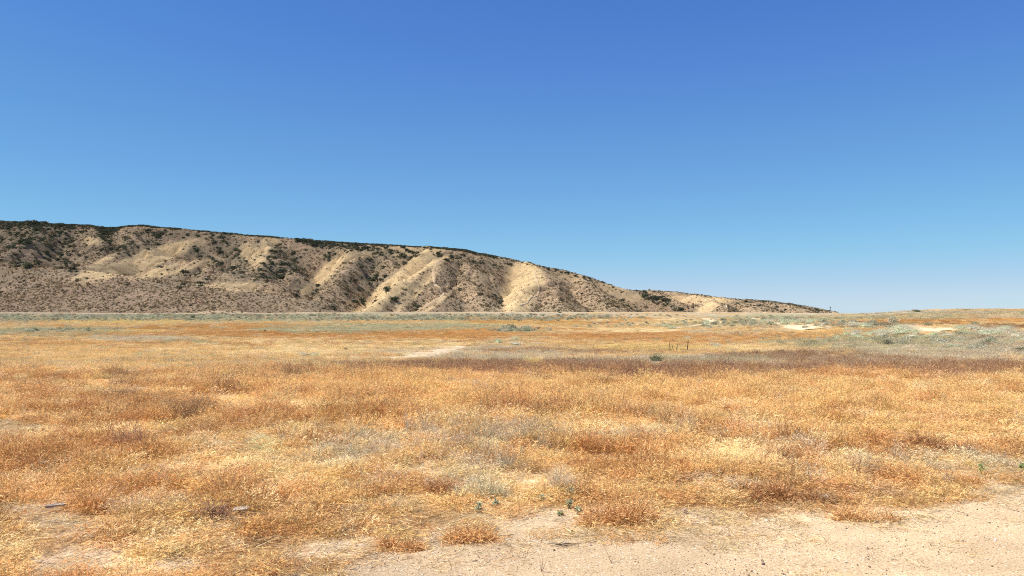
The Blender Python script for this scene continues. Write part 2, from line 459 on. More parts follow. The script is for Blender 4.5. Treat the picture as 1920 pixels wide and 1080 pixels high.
def mat_plant(name, color=None, instanced=False, trans=.25, lo=.6, hi=1.35, pale=(.72,.58,.36), pale_amt=0.0):
    """leaf / straw: colour from the instance (or fixed), varied by the blade's own value"""
    m, nt, N, L = new_mat(name)
    out = N("ShaderNodeOutputMaterial")
    if instanced:
        a = N("ShaderNodeAttribute"); a.attribute_type = 'INSTANCER'; a.attribute_name = 'col'; col = a.outputs['Color']
    else:
        a = N("ShaderNodeRGB"); a.outputs[0].default_value = (*color, 1); col = a.outputs[0]
    v = N("ShaderNodeAttribute"); v.attribute_type = 'GEOMETRY'; v.attribute_name = 'v'
    sep = N("ShaderNodeSeparateColor"); L(v.outputs['Color'], sep.inputs[0])
    mr = N("ShaderNodeMapRange"); mr.inputs[3].default_value = lo; mr.inputs[4].default_value = hi; L(sep.outputs[0], mr.inputs[0])
    mm = N("ShaderNodeMath"); mm.operation = 'MULTIPLY'; mm.inputs[1].default_value = pale_amt; L(sep.outputs[1], mm.inputs[0])
    mx = N("ShaderNodeMix"); mx.data_type = 'RGBA'; L(mm.outputs[0], mx.inputs[0]); L(col, mx.inputs[6]); mx.inputs[7].default_value = (*pale, 1)
    sc = N("ShaderNodeVectorMath"); sc.operation = 'SCALE'; L(mx.outputs[2], sc.inputs[0]); L(mr.outputs[0], sc.inputs['Scale'])
    d = N("ShaderNodeBsdfDiffuse"); t = N("ShaderNodeBsdfTranslucent"); ms = N("ShaderNodeMixShader"); ms.inputs[0].default_value = trans
    L(sc.outputs[0], d.inputs[0]); L(sc.outputs[0], t.inputs[0]); L(d.outputs[0], ms.inputs[1]); L(t.outputs[0], ms.inputs[2])
    L(ms.outputs[0], out.inputs[0])
    return m

def mat_simple(name, c0, c1, scale=20, rough=.9, bump=.4, dist=.01):
    m, nt, N, L = new_mat(name)
    out = N("ShaderNodeOutputMaterial"); bs = N("ShaderNodeBsdfPrincipled"); bs.inputs['Roughness'].default_value = rough
    tc = N("ShaderNodeTexCoord"); n = N("ShaderNodeTexNoise"); n.inputs['Scale'].default_value = scale; n.inputs['Detail'].default_value = 6
    L(tc.outputs['Object'], n.inputs['Vector'])
    r = N("ShaderNodeValToRGB"); r.color_ramp.elements[0].position = .35; r.color_ramp.elements[1].position = .65
    r.color_ramp.elements[0].color = (*c0, 1); r.color_ramp.elements[1].color = (*c1, 1)
    L(n.outputs['Fac'], r.inputs[0]); L(r.outputs[0], bs.inputs['Base Color'])
    b = N("ShaderNodeBump"); b.inputs['Strength'].default_value = bump; b.inputs['Distance'].default_value = dist
    L(n.outputs['Fac'], b.inputs['Height']); L(b.outputs[0], bs.inputs['Normal']); L(bs.outputs[0], out.inputs[0])
    return m

M_ground = mat_ground()
M_road = mat_dirt("pale_gravelly_dirt", (.63,.475,.30), (.22,.14,.085), (.78,.70,.58))
M_sand = mat_dirt("pale_sand", (.72,.575,.38), (.44,.33,.22), (.84,.76,.60))
M_trail = mat_dirt("worn_trail_soil", (.66,.50,.31), (.42,.32,.2), (.8,.68,.5))
M_hill = mat_hill()

# ------------------------------------------------------------------ ground sheet
def build_ground():
    radii = np.concatenate([[0.6, 1.4, 2.2], np.exp(np.linspace(math.log(3.0), math.log(640), 430)), [720, 850, 1100, 1500, 2200, 3500, 6000, 9000]])
    af = np.radians(np.linspace(-52, 52, 720))
    ab = np.radians(np.linspace(52, 308, 110)[1:-1])
    ang = np.concatenate([af, ab])
    nr, na = len(radii), len(ang)
    R, A = np.meshgrid(radii, ang, indexing='ij')
    X = R * np.sin(A); Y = R * np.cos(A)
    Z = ground_h(X, Y)
    V = np.stack([X, Y, Z], -1).reshape(-1, 3)
    Wt, bare = cover(X.ravel(), Y.ravel(), Z.ravel())
    col = Wt @ PALA
    col = col * (1 - .22 * sstep(25, 60, np.hypot(X.ravel(), Y.ravel())))[:, None]      # self-shadow of the far grass, put into the ground colour as a darkening
    # between plants near by one sees litter and soil
    r = np.hypot(V[:, 0], V[:, 1])
    soil = np.array(PAL['dirt'])
    k = (.45 * (1 - sstep(14, 40, r)))[:, None]
    col = col * (1 - k) + (soil * .85) * k
    col = col * (1 - bare[:, None]) + soil * bare[:, None]
    i = np.arange(nr - 1)[:, None]; j = np.arange(na)[None, :]
    a = i * na + j; b = i * na + (j + 1) % na
    quads = np.stack([a, a + na, b + na, b], -1).reshape(-1, 4)
    # inner cap
    V = np.vstack([V, [[0, 0, 0]]]); col = np.vstack([col, [soil]])
    c = len(V) - 1
    jj = np.arange(na)
    tris = np.stack([jj, (jj + 1) % na, np.full(na, c)], -1)
    me = fast_mesh("ground", V, quads, tris, True, M_ground)
    set_color(me, "cover", col)
    o = link_mesh("ground", me)
    props(o, "dry grassy plain dipping away and reaching the foot of the hills", "ground", kind="structure")
    return o
build_ground()

# dirt road the photographer stands on
def build_road():
    xs = np.concatenate([np.linspace(-60, -9, 60), np.linspace(-8.9, 12, 520), np.linspace(12.2, 60, 70)])
    n = 60
    V = []; nx = len(xs)
    top = road_edge(xs) + .12 * fbm(xs, xs * 0, .9, 4, 71) + .05 * fbm(xs, xs * 0 + 3, .16, 3, 72)
    bot = np.minimum(-9.0 + xs * .32, top - 8)
    T = np.linspace(0, 1, n) ** 1.3
    X = np.repeat(xs[None], n, 0); Y = top[None] + (bot - top)[None] * T[:, None]
    Z = ground_h(X, Y) + .012 + .006 * fbm(X, Y, .5, 3, 73)
    Z[0] -= .03; 
    V = np.stack([X, Y, Z], -1).reshape(-1, 3)
    i = np.arange(n - 1)[:, None]; j = np.arange(nx - 1)[None]
    a = i * nx + j
    quads = np.stack([a, a + nx, a + nx + 1, a + 1], -1).reshape(-1, 4)
    me = fast_mesh("dirt_road", V, quads, None, True, M_road)
    props(link_mesh("dirt_road", me), "pale gravelly dirt road along the near edge of the field", "dirt road", kind="structure")
build_road()

# ------------------------------------------------------------------ hills
GOLD = [ # px,py,hw,hh, tilt(deg, + = rising to the right), strength
 (270,487,120,17,18,1.0),(180,500,50,9,30,.9),(320,505,90,10,12,.8),(430,535,60,6,0,.7),(175,452,22,10,0,.7),
 (505,455,40,14,60,.8),(478,480,20,35,62,.7),(610,512,50,12,42,1.1),(580,540,26,9,38,1.0),(655,486,26,7,10,.5),
 (670,470,40,8,0,.5),(765,482,40,9,0,.6),(790,468,50,7,0,.55),(762,517,80,17,42,1.5),(722,550,75,17,42,1.5),(690,576,40,9,25,1.3),
 (800,497,50,9,20,1.0),(778,545,70,12,45,.8),(830,560,40,4,40,.7),(800,582,30,3,30,.9),(985,520,32,36,70,1.5),(972,556,36,32,60,1.5),(955,580,30,8,0,.9),
 (1300,562,70,8,0,.55),(1330,575,40,9,30,.9),(1345,562,30,8,0,.7),(1155,545,30,10,-20,.35),(1070,520,30,8,0,.4),(900,520,20,8,0,.3),(450,543,40,5,0,.5),
 (735,465,40,5,0,.4),(980,478,16,3,0,.3),(1180,560,30,7,0,.3),
]
DARK = [ # chaparral: px,py,hw,hh,tilt,density
 (60,440,80,30,-25,1.9),(130,455,60,24,-20,.7),(30,490,40,10,-10,.6),(270,470,50,14,0,.4),(85,470,85,15,-34,2.0),(25,450,40,10,-20,1.3),(15,460,35,24,0,.8),(130,500,30,10,-30,1.0),(50,495,35,7,-20,.6),(200,445,20,26,-60,1.5),(190,470,26,14,0,.7),(230,470,26,8,-30,.8),
 (245,455,24,8,-35,1.3),(150,440,22,9,0,.8),(290,455,22,10,0,.9),(360,465,40,10,-40,1.3),(395,490,46,9,-32,1.7),(440,510,28,6,-20,1.5),(430,465,40,24,-35,1.1),(455,485,22,22,0,1.1),
 (520,480,50,22,-20,1.0),(505,510,32,18,0,1.3),(540,500,24,16,-40,1.0),(560,535,36,6,-32,1.5),(590,552,26,4,-20,1.4),(650,465,90,10,-8,1.2),(620,480,16,10,30,1.3),
 (700,500,30,20,0,.8),(690,530,50,22,0,.6),(660,545,32,24,0,.5),(720,478,60,5,-12,1.3),(780,478,28,4,-30,1.6),(815,478,26,10,0,1.1),(850,483,30,8,0,.9),(720,470,50,10,-30,.6),
 (870,505,36,18,-30,.3),(900,535,36,16,-42,.35),(930,560,26,14,-42,.55),(940,575,14,8,0,.9),(820,575,18,4,0,.2),(900,495,60,6,-8,.8),(970,497,30,6,0,.7),(620,575,16,5,0,.8),(360,535,24,7,0,.5),
 (340,510,60,14,-10,.5),(1000,500,20,6,0,.3),(1060,510,100,8,-16,.4),(1130,530,60,8,-25,.4),(1215,556,50,5,-30,.6),(1260,572,34,5,-35,.9),(1170,568,12,4,-30,1.4),(1140,562,10,4,0,.8),
 (1225,560,20,5,0,1.2),(1270,580,12,3,0,1.3),(1370,578,30,5,-25,1.0),(1420,575,50,7,-12,.8),(1480,578,60,7,-8,.8),(1300,550,40,4,0,.5),(1380,588,16,3,0,.9),(1050,583,12,3,0,.8),
 (1400,562,60,3,-6,1.2),(300,440,70,8,-4,.6),(400,445,60,8,-4,.8),(100,425,60,6,-4,.7),(700,560,60,16,0,.3),(1500,573,50,4,-10,1.2),
]
CREST = np.array([(-400,398),(0,414),(120,419),(200,425),(258,421),(340,429),(480,441),(600,450),(700,456),(800,462),(868,468),(900,476),(960,487),(1050,505),(1130,526),(1200,543),(1262,546),(1330,555),(1400,561),(1500,571),(1545,581),(1600,590)], float)
def ell(px, py, lst, extra=0):
    m = np.zeros(px.shape)
    for cx, cy, hw, hh, tilt, w in lst:
        a = math.radians(tilt); c, s = math.cos(a), math.sin(a)
        dx = px - cx; dy = -(py - cy)
        u = (dx * c + dy * s) / hw; v = (-dx * s + dy * c) / hh
        m = np.maximum(m, w * (1 - sstep(.3, 1.5, u * u + v * v + extra)))
    return m

HX = np.linspace(-960, 600, 940)
HY = np.concatenate([np.linspace(430, 960, 330), np.linspace(963, 1350, 130)])
GX, GY = np.meshgrid(HX, HY)
GZ = hill_h(GX, GY)
def hill_at(x, y):
    """height from the grid, as the mesh has it"""
    fx = (x - HX[0]) / (HX[1] - HX[0]); i = np.clip(fx.astype(int), 0, len(HX) - 2); fx = fx - i
    j = np.clip(np.searchsorted(HY, y) - 1, 0, len(HY) - 2); fy = (y - HY[j]) / (HY[j + 1] - HY[j])
    return (GZ[j, i] * (1 - fx) + GZ[j, i + 1] * fx) * (1 - fy) + (GZ[j + 1, i] * (1 - fx) + GZ[j + 1, i + 1] * fx) * fy

def _blur(A, n):
    for _ in range(n):
        A = (A + np.roll(A, 1, 0) + np.roll(A, -1, 0) + np.roll(A, 1, 1) + np.roll(A, -1, 1)) / 5
    return A
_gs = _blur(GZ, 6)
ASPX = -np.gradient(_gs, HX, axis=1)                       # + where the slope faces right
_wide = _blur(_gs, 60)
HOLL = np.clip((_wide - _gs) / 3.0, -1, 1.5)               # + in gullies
def grid_at(A, x, y):
    i = np.clip(((x - HX[0]) / (HX[1] - HX[0])).astype(int), 0, len(HX) - 1); j = np.clip(np.searchsorted(HY, y), 0, len(HY) - 1)
    return A[j, i]
def hill_masks(x, y, z):
    px, py = P(x, y, z)
    e = .5 * fbm(x, y, 16, 3, 301) + .3 * fbm(x, y, 6, 2, 302)
    asp = grid_at(ASPX, x, y); ho = grid_at(HOLL, x, y)
    lowf = sstep(560, 640, y)
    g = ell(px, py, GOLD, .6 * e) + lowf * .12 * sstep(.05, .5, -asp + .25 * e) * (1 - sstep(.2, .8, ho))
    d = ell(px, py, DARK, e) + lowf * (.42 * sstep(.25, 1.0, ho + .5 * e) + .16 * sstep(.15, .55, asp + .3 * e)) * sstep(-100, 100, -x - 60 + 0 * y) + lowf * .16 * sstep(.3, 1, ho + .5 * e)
    d = d - np.where(px > 820, .35, 0) * (1 - ell(px, py, DARK, 0)); d = np.clip(d, 0, 2)
    d = d * (1 - .97 * np.clip(sstep(.35, .9, ell(px, py, GOLD, .6 * e)), 0, 1))
    return px, py, g, d

def build_hills():
    x, y, z = GX.ravel(), GY.ravel(), GZ.ravel()
    px, py, g, d = hill_masks(x, y, z)
    n = fbm(x, y, 60, 4, 311); n2 = fbm(x, y, 20, 4, 312)
    brown = np.array((.375,.26,.155)); pink = np.array((.43,.295,.185)); gold = np.array((.64,.465,.235)); olive = np.array((.33,.245,.15))
    t = sstep(-.4, .5, n)[:, None]
    col = olive * (1 - t) + brown * t
    t = sstep(0, .6, n2)[:, None]; col = col * (1 - t * .7) + pink * t * .7
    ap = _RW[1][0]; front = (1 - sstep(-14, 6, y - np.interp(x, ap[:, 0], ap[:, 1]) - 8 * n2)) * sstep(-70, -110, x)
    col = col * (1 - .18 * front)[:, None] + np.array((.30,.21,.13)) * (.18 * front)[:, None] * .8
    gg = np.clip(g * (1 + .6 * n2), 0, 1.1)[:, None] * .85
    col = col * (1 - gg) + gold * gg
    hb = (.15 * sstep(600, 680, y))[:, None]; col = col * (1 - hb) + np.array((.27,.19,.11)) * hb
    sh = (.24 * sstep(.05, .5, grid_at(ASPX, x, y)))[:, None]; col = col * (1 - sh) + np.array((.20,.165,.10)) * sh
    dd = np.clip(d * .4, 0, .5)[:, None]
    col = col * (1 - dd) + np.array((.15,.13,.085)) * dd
    nx = len(HX); ny = len(HY)
    i = np.arange(ny - 1)[:, None]; j = np.arange(nx - 1)[None]
    a = i * nx + j
    quads = np.stack([a, a + 1, a + nx + 1, a + nx], -1).reshape(-1, 4)
    gz = ground_h(x, y)
    keep = (z > gz - 6)
    quads = quads[keep[quads].any(1)]
    used = np.unique(quads); remap = -np.ones(len(x), int); remap[used] = np.arange(len(used))
    me = fast_mesh("hills", np.stack([x, y, z], -1)[used], remap[quads], None, True, M_hill)
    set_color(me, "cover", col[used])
    props(link_mesh("hills", me), "long brown desert hill with gullies and golden grass slopes", "hill", kind="structure")
build_hills()

# ------------------------------------------------------------------ roads, tracks and sand (draped sheets)
def drape(name, label, pts, width, mat, lift, surf='ground', rough=.25, seed=0, cat='path'):
    """a ribbon along world points, wobbling edges, draped on the land"""
    P2 = np.array(pts, float); seg = np.hypot(*(P2[1:, :2] - P2[:-1, :2]).T); s = np.concatenate([[0], np.cumsum(seg)])
    n = max(12, int(s[-1] / (max(np.mean(width), .5) * .5))); n = min(n, 900)
    t = np.linspace(0, s[-1], n)
    x = np.interp(t, s, P2[:, 0]); y = np.interp(t, s, P2[:, 1])
    w = np.interp(t, s, width if np.ndim(width) else np.full(len(s), width))
    dx = np.gradient(x); dy = np.gradient(y); l = np.hypot(dx, dy) + 1e-9
    nx_, ny_ = -dy / l, dx / l
    m = 7
    V = []
    for k, u in enumerate(np.linspace(-1, 1, m)):
        ww = w * (1 + rough * fbm(t, t * 0 + u * 9, 4 * w.mean(), 3, seed + (3 if u > 0 else 0)))
        X = x + nx_ * ww * u * .5; Y = y + ny_ * ww * u * .5
        Z = (ground_h(X, Y) if surf == 'ground' else np.maximum(hill_at(X, Y), ground_h(X, Y))) + lift - (lift * 1.5 if abs(u) == 1 else 0)
        V.append(np.stack([X, Y, Z], -1))
    V = np.stack(V, 0).reshape(-1, 3)
    i = np.arange(m - 1)[:, None]; j = np.arange(n - 1)[None]; a = i * n + j
    quads = np.stack([a, a + 1, a + n + 1, a + n], -1).reshape(-1, 4)
    me = fast_mesh(name, V, quads, None, True, mat)
    return props(link_mesh(name, me), label, cat, kind='structure')

drape("path", "pale bare footpath crossing the field left of centre", [at(720,672), at(760,668), at(800,660), at(830,653), at(868,648)], [2,6.5,7.5,6.5,3], M_sand, .07, seed=1)
drape("path", "narrow pale washed-out rut in the left of the field", [at(60,703), at(120,701), at(200,698), at(270,695), at(340,691)], [.3,.8,.4,.7,.3], M_sand, .05, seed=2)
_rx = np.linspace(-560, 215, 60); _ry = []
for _x in _rx:                                  # the road keeps a few metres in front of the hill's toe
    _yy = np.arange(450, 640, 1.0); _g = hill_at(np.full(_yy.shape, _x), _yy) - ground_h(np.full(_yy.shape, _x), _yy)
    _ry.append(_yy[np.argmax(_g > -.3)] if (_g > -.3).any() else 590)
_ry = np.minimum(np.array(_ry) - 7, 548); _ry = np.convolve(np.pad(_ry, 6, 'edge'), np.ones(13) / 13, 'valid')
drape("gravel_road", "pale gravel road running along the foot of the hills", list(zip(_rx, _ry)), 5.5, M_trail, .25, 'hill', seed=3, cat='road')
drape("sand_track", "pale sandy track bending behind sagebrush at the right", [at(1536,617), at(1500,611), at(1475,608), at(1452,603), at(1420,598), at(1405,596.5)], [9,11,7,6,5,4], M_sand, .16, seed=4)
drape("sand_track", "pale wedge of sandy track right of centre below the far hill", [at(1322,597.5), at(1334,600), at(1346,605), at(1330,607.5), at(1300,611), at(1265,616)], [5,9,9,5,3,2], M_sand, .16, seed=5)
drape("sand_patch", "pale flat patch of bare sand among the sagebrush on the right", [at(1703,612), at(1722,617), at(1745,619), at(1775,621)], [5,15,18,3], M_sand, .16, seed=6, cat='sand')

# the near field: where is the hill surface seen from the camera
_DH = np.arange(455, 1340, 1.5)
def hill_hit(px, py):
    x = (px - 960) / F * _DH; z = CAM_Z + (HOR - py) / F * _DH
    g = np.maximum(hill_at(x, _DH), ground_h(x, _DH, False))
    ok = z <= g
    if not ok.any(): return None
    k = np.argmax(ok); return float(x[k]), float(_DH[k]), float(g[k])
TRAILS = []
def trail(name, label, pxs, w, seed):
    TRAILS.append(pxs); w = w * 1.15
    pts = [hill_hit(*p) for p in pxs]; pts = [p for p in pts if p]
    drape(name, label, pts, w, M_trail, .5, 'hill', seed=seed, cat='trail')
trail("trail", "thin trail winding down the golden spur in the middle of the hill", [(826,488),(818,497),(813,505),(812,515),(814,528),(817,536),(826,543),(832,551),(826,558),(812,566),(796,574),(780,582)], 2.0, 11)
trail("trail", "thin trail down the second golden spur right of centre", [(1000,508),(1004,518),(1009,532),(1012,545),(1004,556),(990,566),(976,574)], 1.6, 12)
trail("trail", "thin pale trail zigzagging down the far right hill", [(1342,558),(1350,565),(1357,571),(1363,578)], 1.3, 13)

# ------------------------------------------------------------------ plants: blade and leaf clouds
def ribbons(root, d0, d1, length, width, segs, rs, v=None, taper=True):
    """curved blades: root (n,3), start and end directions (n,3)"""
    n = len(root)
    t = np.linspace(0, 1, segs + 1)
    pts = root[:, None, :] + length[:, None, None] * (d0[:, None, :] * t[None, :, None] + (d1 - d0)[:, None, :] * (t ** 2)[None, :, None] * .5)
    side = np.cross(d0, rs.normal(size=(n, 3))); side /= np.linalg.norm(side, axis=1, keepdims=True) + 1e-9
    wd = width[:, None] * (1 - .75 * t[None, :] if taper else np.ones((1, segs + 1)))
    A = pts - side[:, None, :] * wd[..., None] * .5; B = pts + side[:, None, :] * wd[..., None] * .5
    V = np.stack([A, B], 2).reshape(-1, 3)
    base = (np.arange(n) * (segs + 1) * 2)[:, None] + (np.arange(segs) * 2)[None]
    q = np.stack([base, base + 1, base + 3, base + 2], -1).reshape(-1, 4)
    if v is None: v = rs.random((n, 3))
    VV = np.repeat(v, (segs + 1) * 2, 0)
    return V, q, VV

def join(parts):
    V = []; Q = []; C_ = []; o = 0
    for v, q, c in parts:
        V.append(v); Q.append(q + o); C_.append(c); o += len(v)
    return np.vstack(V), np.vstack(Q), np.vstack(C_)

def unit(a): return a / (np.linalg.norm(a, axis=-1, keepdims=True) + 1e-9)
def dirs(n, lean, rs, az=None):
    az = rs.random(n) * 2 * math.pi if az is None else az
    return np.stack([np.cos(az) * np.sin(lean), np.sin(az) * np.sin(lean), np.cos(lean)], -1)

def cloud_mesh(name, parts, mat):
    V, q, c = join(parts)
    me = fast_mesh(name, V, q, None, False, mat); set_color(me, 'v', c.astype(np.float32)); return me

def grass_parts(rs, n=70, rad=.13, h=.26, lean=.5, width=.0038, heads=.6):
    r = rad * np.sqrt(rs.random(n)); a = rs.random(n) * 6.283
    root = np.stack([r * np.cos(a), r * np.sin(a), np.full(n, -.02)], -1)
    az = a + rs.normal(0, .9, n)
    ln = np.abs(rs.normal(lean, .3, n))
    d0 = dirs(n, ln * .6, rs, az); d1 = dirs(n, np.minimum(ln * 1.9 + .25, 2.1), rs, az + rs.normal(0, .4, n))
    L_ = h * rs.uniform(.55, 1.25, n)
    parts = [ribbons(root, d0, d1, L_, width * rs.uniform(.7, 1.4, n), 3, rs)]
    # drooping seed heads: small short strokes near the tips
    k = int(n * heads)
    idx = rs.integers(0, n, k * 3)
    t = rs.uniform(.7, 1.0, len(idx))[:, None]
    tip = root[idx] + L_[idx][:, None] * (d0[idx] * t + (d1[idx] - d0[idx]) * t ** 2 * .5)
    dd = unit(d1[idx] + rs.normal(0, .45, (len(idx), 3)))
    vv = rs.random((len(idx), 3)); vv[:, 0] = .5 + .5 * vv[:, 0]; vv[:, 1] = .4 + .6 * vv[:, 1]
    parts.append(ribbons(tip, dd, unit(dd + np.array([0, 0, -.5])), rs.uniform(.018, .045, len(idx)), rs.uniform(.004, .009, len(idx)), 1, rs, vv))
    return parts

def tangle_parts(rs, n=150, rad=.17, h=.15, width=.004, ln=.07):
    """dry curly weed: fibres in a low dome"""
    r = rad * np.sqrt(rs.random(n)); a = rs.random(n) * 6.283
    zmax = h * np.sqrt(np.clip(1 - (r / rad) ** 2, .05, 1)) * rs.uniform(.6, 1, n)
    root = np.stack([r * np.cos(a), r * np.sin(a), zmax * rs.random(n) ** .6 - .01], -1)
    d0 = unit(rs.normal(size=(n, 3)) * np.array([1, 1, .7]) + np.array([0, 0, .35]))
    d1 = unit(d0 + rs.normal(0, .9, (n, 3)))
    return [ribbons(root, d0, d1, ln * rs.uniform(.5, 1.6, n), width * rs.uniform(.6, 1.5, n), 2, rs)]

def forb_parts(rs, n=16, rad=.08, h=.30, width=.004):
    """stiff branching dry stems with small bracts"""
    r = rad * np.sqrt(rs.random(n)); a = rs.random(n) * 6.283
    root = np.stack([r * np.cos(a), r * np.sin(a), np.full(n, -.02)], -1)
    az = a + rs.normal(0, .6, n); ln = np.abs(rs.normal(.3, .18, n))
    d0 = dirs(n, ln, rs, az); d1 = unit(d0 + rs.normal(0, .25, (n, 3)))
    L_ = h * rs.uniform(.6, 1.2, n)
    parts = [ribbons(root, d0, d1, L_, width * np.ones(n), 3, rs)]
    k = n * 9
    idx = rs.integers(0, n, k); t = rs.uniform(.3, 1, k)[:, None]
    base = root[idx] + L_[idx][:, None] * (d0[idx] * t + (d1[idx] - d0[idx]) * t ** 2 * .5)
    dd = unit(d0[idx] + rs.normal(0, .7, (k, 3)))
    bl = rs.uniform(.03, .09, k)
    parts.append(ribbons(base, dd, unit(dd + [0, 0, .4]), bl, np.full(k, width * .7), 1, rs))
    vv = rs.random((k, 3)); vv[:, 1] = 1
    parts.append(ribbons(base + dd * bl[:, None], unit(rs.normal(size=(k, 3))), unit(rs.normal(size=(k, 3))), rs.uniform(.008, .018, k), rs.uniform(.006, .012, k), 1, rs, vv))
    return parts

def litter_parts(rs, n=60, rad=.25, ln=.16, width=.004):
    r = rad * np.sqrt(rs.random(n)); a = rs.random(n) * 6.283
    root = np.stack([r * np.cos(a), r * np.sin(a), rs.uniform(.004, .03, n)], -1)
    az = rs.normal(0, .8, n)
    lean = rs.normal(1.5, .12, n)
    d0 = dirs(n, lean, rs, az); d1 = dirs(n, lean + rs.normal(.05, .1, n), rs, az + rs.normal(0, .5, n))
    return [ribbons(root, d0, d1, ln * rs.uniform(.3, 1.4, n), width * rs.uniform(.6, 1.3, n), 2, rs)]

M_inst = mat_plant("dry_straw", instanced=True, trans=.30, lo=.32, hi=1.68, pale=(.84,.66,.36), pale_amt=.36)
M_scrub = mat_plant("scrub_leaves", instanced=True, trans=.12, lo=.6, hi=1.4)

def hidden_collection(name, meshes):
    col = bpy.data.collections.new(name)
    for i, me in enumerate(meshes):
        o = bpy.data.objects.new(f"{name}_{i:02d}", me); col.objects.link(o)
    return col

def instancer(name, label, cat, pts, rot, scl, idx, col, collection, kind='stuff'):
    """one object: a point per plant, the plants set on them by geometry nodes"""
    me = bpy.data.meshes.new(name)
    me.vertices.add(len(pts)); me.vertices.foreach_set('co', np.asarray(pts, np.float32).ravel())
    def fa(n, typ, arr, key):
        a = me.attributes.new(n, typ, 'POINT'); a.data.foreach_set(key, np.asarray(arr, np.float32 if typ != 'INT' else np.int32).ravel())
    fa('rot', 'FLOAT_VECTOR', rot, 'vector'); fa('scl', 'FLOAT_VECTOR', scl, 'vector'); fa('idx', 'INT', idx, 'value')
    c4 = np.ones((len(pts), 4)); c4[:, :3] = col
    fa('col', 'FLOAT_COLOR', c4, 'color')
    o = bpy.data.objects.new(name, me); C.objects.link(o)
    ng = bpy.data.node_groups.new(name + "_spread", 'GeometryNodeTree')
    ng.interface.new_socket('Geometry', in_out='INPUT', socket_type='NodeSocketGeometry')
    ng.interface.new_socket('Geometry', in_out='OUTPUT', socket_type='NodeSocketGeometry')
    N = ng.nodes.new; L = ng.links.new
    gi = N('NodeGroupInput'); go = N('NodeGroupOutput')
    ip = N('GeometryNodeInstanceOnPoints'); ci = N('GeometryNodeCollectionInfo')
    ci.inputs['Collection'].default_value = collection
    ci.inputs['Separate Children'].default_value = True; ci.inputs['Reset Children'].default_value = True
    def na(n, t):
        a = N('GeometryNodeInputNamedAttribute'); a.data_type = t; a.inputs['Name'].default_value = n; return a
    ar, as_, ai = na('rot', 'FLOAT_VECTOR'), na('scl', 'FLOAT_VECTOR'), na('idx', 'INT')
    L(gi.outputs[0], ip.inputs['Points']); L(ci.outputs[0], ip.inputs['Instance'])
    ip.inputs['Pick Instance'].default_value = True
    L(ai.outputs[0], ip.inputs['Instance Index'])
    L(ar.outputs[0], ip.inputs['Rotation']); L(as_.outputs[0], ip.inputs['Scale'])
    L(ip.outputs[0], go.inputs[0])
    md = o.modifiers.new('spread', 'NODES'); md.node_group = ng
    return props(o, label, cat, kind=kind)

rs = np.random.default_rng(11)
grass_m = [cloud_mesh("grass_tuft", grass_parts(rs, n, .13, h, ln, .003, 1.0), M_inst) for n, h, ln in ((110,.19,.5),(90,.23,.35),(120,.16,.7),(100,.19,.8),(80,.27,.4),(110,.18,.55))]
tang_m = [cloud_mesh("weed_tuft", tangle_parts(rs, 300, .17, h, .0038, .042), M_inst) for h in (.10,.14,.18,.12)]
forb_m = [cloud_mesh("forb_tuft", forb_parts(rs, n, .08, h), M_inst) for n, h in ((16,.30),(22,.24),(12,.34))]
lit_m = [cloud_mesh("litter_tuft", litter_parts(rs, 50, .2, .10, .0035), M_inst) for _ in range(4)]
COLL = hidden_collection("tuft_kinds", grass_m + tang_m + forb_m + lit_m)
# collection children are sorted by name: 0-5 grass, 6-9 tangle, 10-12 forb, 13-16 litter

